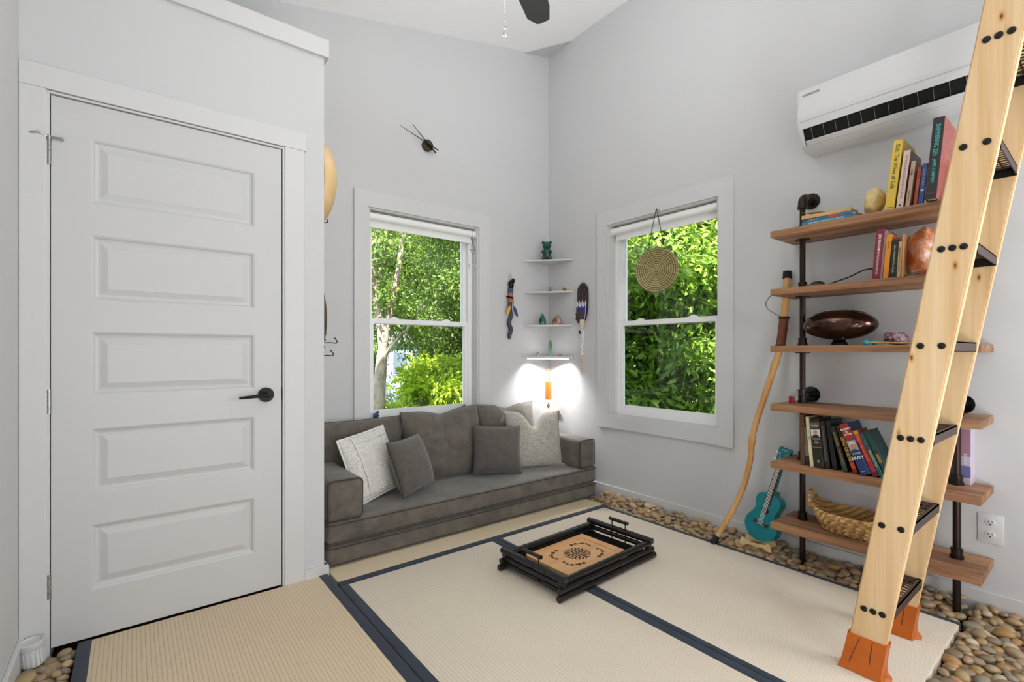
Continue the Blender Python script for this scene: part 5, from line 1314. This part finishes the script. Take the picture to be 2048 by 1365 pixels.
def leaves_mesh(name, n, clumps, spread, size, mat, seed, radii, flat=.6):
    rg = np.random.default_rng(seed)
    c = rg.normal(size=(clumps, 3)); c /= np.linalg.norm(c, axis=1)[:, None]; c *= (rg.uniform(.25, 1., clumps) ** .45)[:, None]; c *= np.array(radii)
    idx = rg.integers(0, clumps, n)
    off = rg.normal(size=(n, 3)) * spread * np.array([1, 1, flat]); p = c[idx] + off
    # leaf frame: mostly facing up/outwards, drooping tip
    d = rg.normal(size=(n, 3)) + off / (spread + 1e-6) * .6; d[:, 2] -= .35; d /= np.linalg.norm(d, axis=1)[:, None]
    up = rg.normal(size=(n, 3)) * .7 + np.array([-.35, -.35, 1.1]); s = np.cross(d, up); s /= np.linalg.norm(s, axis=1)[:, None]; nn = np.cross(s, d)
    L = size * rg.uniform(.6, 1.25, n)[:, None]; W = L * .2
    v = np.stack([p, p + d * L * .28 + s * W + nn * L * .07, p + d * L * .66 + s * W * .8 + nn * L * .03, p + d * L - nn * L * .12,
                  p + d * L * .66 - s * W * .8 + nn * L * .03, p + d * L * .28 - s * W + nn * L * .07], 1).reshape(-1, 3)
    b = np.arange(n) * 6
    f = np.stack([b, b + 1, b + 2, b + 3, b, b + 3, b + 4, b + 5], 1).reshape(-1)
    me = bpy.data.meshes.new(name); me.vertices.add(6 * n); me.loops.add(8 * n); me.polygons.add(2 * n)
    me.vertices.foreach_set('co', v.astype(np.float32).ravel()); me.loops.foreach_set('vertex_index', f.astype(np.int32))
    me.polygons.foreach_set('loop_start', (np.arange(2 * n) * 4).astype(np.int32))
    try: me.polygons.foreach_set('loop_total', np.full(2 * n, 4, np.int32))
    except Exception: pass
    me.materials.append(M(mat)); me.update(calc_edges=True); me.validate(); return me, c
def trunk_mb(base_r, h, seed, branches, radii, zc):
    rg = random.Random(seed); mb = MB()
    pts = [Vector((0, 0, 0))]
    for k in range(6): pts.append(pts[-1] + Vector((rg.uniform(-.08, .08), rg.uniform(-.08, .08), h / 6)))
    mb.tube(pts, [base_r * (1 - .1 * k) for k in range(7)], 9)
    for c in branches:
        e = Vector((c[0], c[1], c[2] + zc)); s_ = pts[rg.randint(2, 6)]; m_ = s_.lerp(e, .5) + Vector((rg.uniform(-.1, .1), rg.uniform(-.1, .1), .1)); mb.tube([s_, m_, e], [base_r * .4, base_r * .22, base_r * .06], 6)
    return mb
CR = {}
def crown(key, *a):
    if key not in CR: CR[key] = leaves_mesh('crown_' + key, *a)
    return CR[key]
def tree(name, label, cat, loc_, key, args, zc, tr_r, bark='bark_dark', rot=0, sc=1., group=None):
    me, cl = crown(key, *args)
    t = thing(name, label, cat, loc_, (0, 0, rot), group); t.scale = (sc, sc, sc)
    o = bpy.data.objects.new('crown', me); COL.objects.link(o); o.parent = t; o.location = (0, 0, zc)
    trunk_mb(tr_r, zc, int(rot * 100), [tuple(c) for c in cl[:14]], args[6], zc).build('trunk', bark, t)
    return t
def at(px, d, z=0.):
    xc = (px - 1024) / 964.; return (d * (.6184 + xc * .7859), d * (.7859 - xc * .6184), z)
A_small = (105000, 140, .19, .050, 'leaf_green', 3, (1.9, 1.9, 2.4))
A_small2 = (105000, 130, .20, .053, 'leaf_green', 5, (1.9, 1.9, 2.2))
A_big = (42000, 80, .22, .115, 'leaf_bright', 8, (1.7, 1.7, 1.9))
A_big2 = (42000, 80, .20, .11, 'leaf_bright', 9, (1.6, 1.6, 2.0))
gt = 'trees beyond the windows'
TREES = [
    ('dark green leafy tree straight behind the pale forked trunk', at(800, 9.6, -.5), 'a', A_small, 3.2, .10, 0.3, 1.0),
    ('green leafy tree at the right side of the left window view', at(930, 9.3, -.5), 'b', A_small2, 2.9, .10, 1.9, 1.0),
    ('leafy tree far left in the left window view', at(690, 10.6, -.5), 'b', A_small2, 3.0, .10, 4.1, 1.1),
    ('tall leafy tree high on the slope behind the left window', at(850, 13.6, 1.2), 'a', A_small, 3.2, .12, 2.2, 1.4),
    ('leafy tree on the slope between the two windows', at(1060, 12.0, .8), 'b', A_small2, 3.0, .12, .9, 1.4),
    ('low leafy bush-tree beneath the left window view', at(800, 6.0, -.75), 'a', A_small, .8, .08, 5.2, .42),
]
for lb, l_, k_, ar, zc, trr, ro, sc in TREES: tree('leafy_tree', lb, 'tree', l_, k_, ar, zc, trr, rot=ro, sc=sc, group=gt)
T2 = [
    ('bright broad-leaved tree close behind the hanging disc', at(1290, 6.2, -.5), 'c', A_big, 2.6, .09, .4, .9),
    ('bright broad-leaved tree at the right of the right window view', at(1450, 6.6, -.5), 'd', A_big2, 2.9, .09, 1.2, 1.0),
    ('broad-leaved tree deeper in the right window view', at(1370, 9.0, -.3), 'd', A_big2, 2.6, .09, 3.4, 1.3),
    ('broad-leaved low tree filling the bottom of the right window view', at(1360, 6.8, -1.0), 'c', A_big, 1.2, .08, 2.6, .85),
    ('broad-leaved tree far right beyond the right window', at(1560, 9.5, -.3), 'c', A_big, 2.6, .09, 5.0, 1.3),
]
for lb, l_, k_, ar, zc, trr, ro, sc in T2: tree('broadleaf_tree', lb, 'tree', l_, k_, ar, zc, trr, rot=ro, sc=sc, group=gt)
tree('yellow_green_shrub', 'yellow-green leafy shrub low in the left window view', 'shrub', at(880, 6.5, -.5), 'y', (6200, 30, .10, .10, 'leaf_yellow', 12, (.50, .50, .34)), 1.16, .03, rot=.2)
tree('yellow_green_shrub', 'small yellow-green shrub at the foot of the pale trunk', 'shrub', at(790, 5.0, -.5), 'y2', (1500, 12, .08, .07, 'leaf_yellow', 13, (.26, .26, .16)), .86, .02, rot=.9)
# pale forked tree
t = thing('pale_trunk_tree', 'tall tree with a pale forked trunk close outside the left window', 'tree', at(757, 4.9, -.5))
o0 = Vector(at(757, 4.9, -.5))
def tp(px, py, d):
    xc = (px - 1024) / 964.; z = 1.1 + (703 - py) / 964. * d; v_ = Vector(at(px, d, z)); return v_ - o0
mb = MB()
mb.tube(smoothpts([tp(752, 1010, 4.9), tp(754, 880, 4.9), tp(757, 800, 4.9), tp(762, 740, 4.9), tp(766, 700, 4.9)], 4), [.085 - .0022 * k for k in range(17)], 14)
mb.tube(smoothpts([tp(766, 705, 4.9), tp(762, 660, 4.9), tp(752, 600, 4.95), tp(748, 540, 5.), tp(756, 480, 5.), tp(745, 420, 5.), tp(748, 300, 5.)], 4), [.045 - .0013 * k for k in range(25)], 10)
mb.tube(smoothpts([tp(766, 705, 4.9), tp(778, 640, 4.9), tp(788, 590, 4.9), tp(800, 520, 4.9), tp(807, 450, 4.9), tp(812, 380, 4.9), tp(820, 250, 4.9)], 4), [.036 - .0008 * k for k in range(25)], 10)
mb.tube(smoothpts([tp(768, 715, 4.9), tp(785, 692, 4.85), tp(805, 668, 4.8), tp(822, 648, 4.8), tp(850, 600, 4.8)], 4), [.024 - .0011 * k for k in range(17)], 8)
mb.tube(smoothpts([tp(752, 560, 5.), tp(765, 530, 5.), tp(772, 480, 5.), tp(778, 420, 5.)], 3), [.016, .015, .014, .013, .012, .011, .01, .009, .009, .008], 7)
mb.build('trunk', 'bark_pale', t)
me, cl = leaves_mesh('crown', 22000, 60, .15, .055, 'leaf_green', 17, (1.25, 1.1, 1.2)); o = bpy.data.objects.new('crown', me); COL.objects.link(o); o.parent = t; o.location = tp(800, 520, 5.8)
# pale house between the trees
hs = thing('neighbouring_house', 'pale blue house glimpsed between the trees in the left window', 'house', at(808, 7.0, -.5), (0, 0, R(-30)))
MB().box(-.26, .26, -.3, .3, 0, 1.72).build('wall', 'siding_blue', hs, smooth=False)
MB().prism([(-.32, 1.70), (.32, 1.70), (0, 1.93)], -.36, .36, 'y').build('roof', 'roof_grey', hs, smooth=False)
MB().box(-.12, .04, -.312, -.30, 1.3, 1.58).build('window', cmat('#5c6a78', .2), hs, smooth=False)
# strip helper keys
for o in bpy.data.objects:
    for k in ('_t', '_h'):
        if k in o: del o[k]
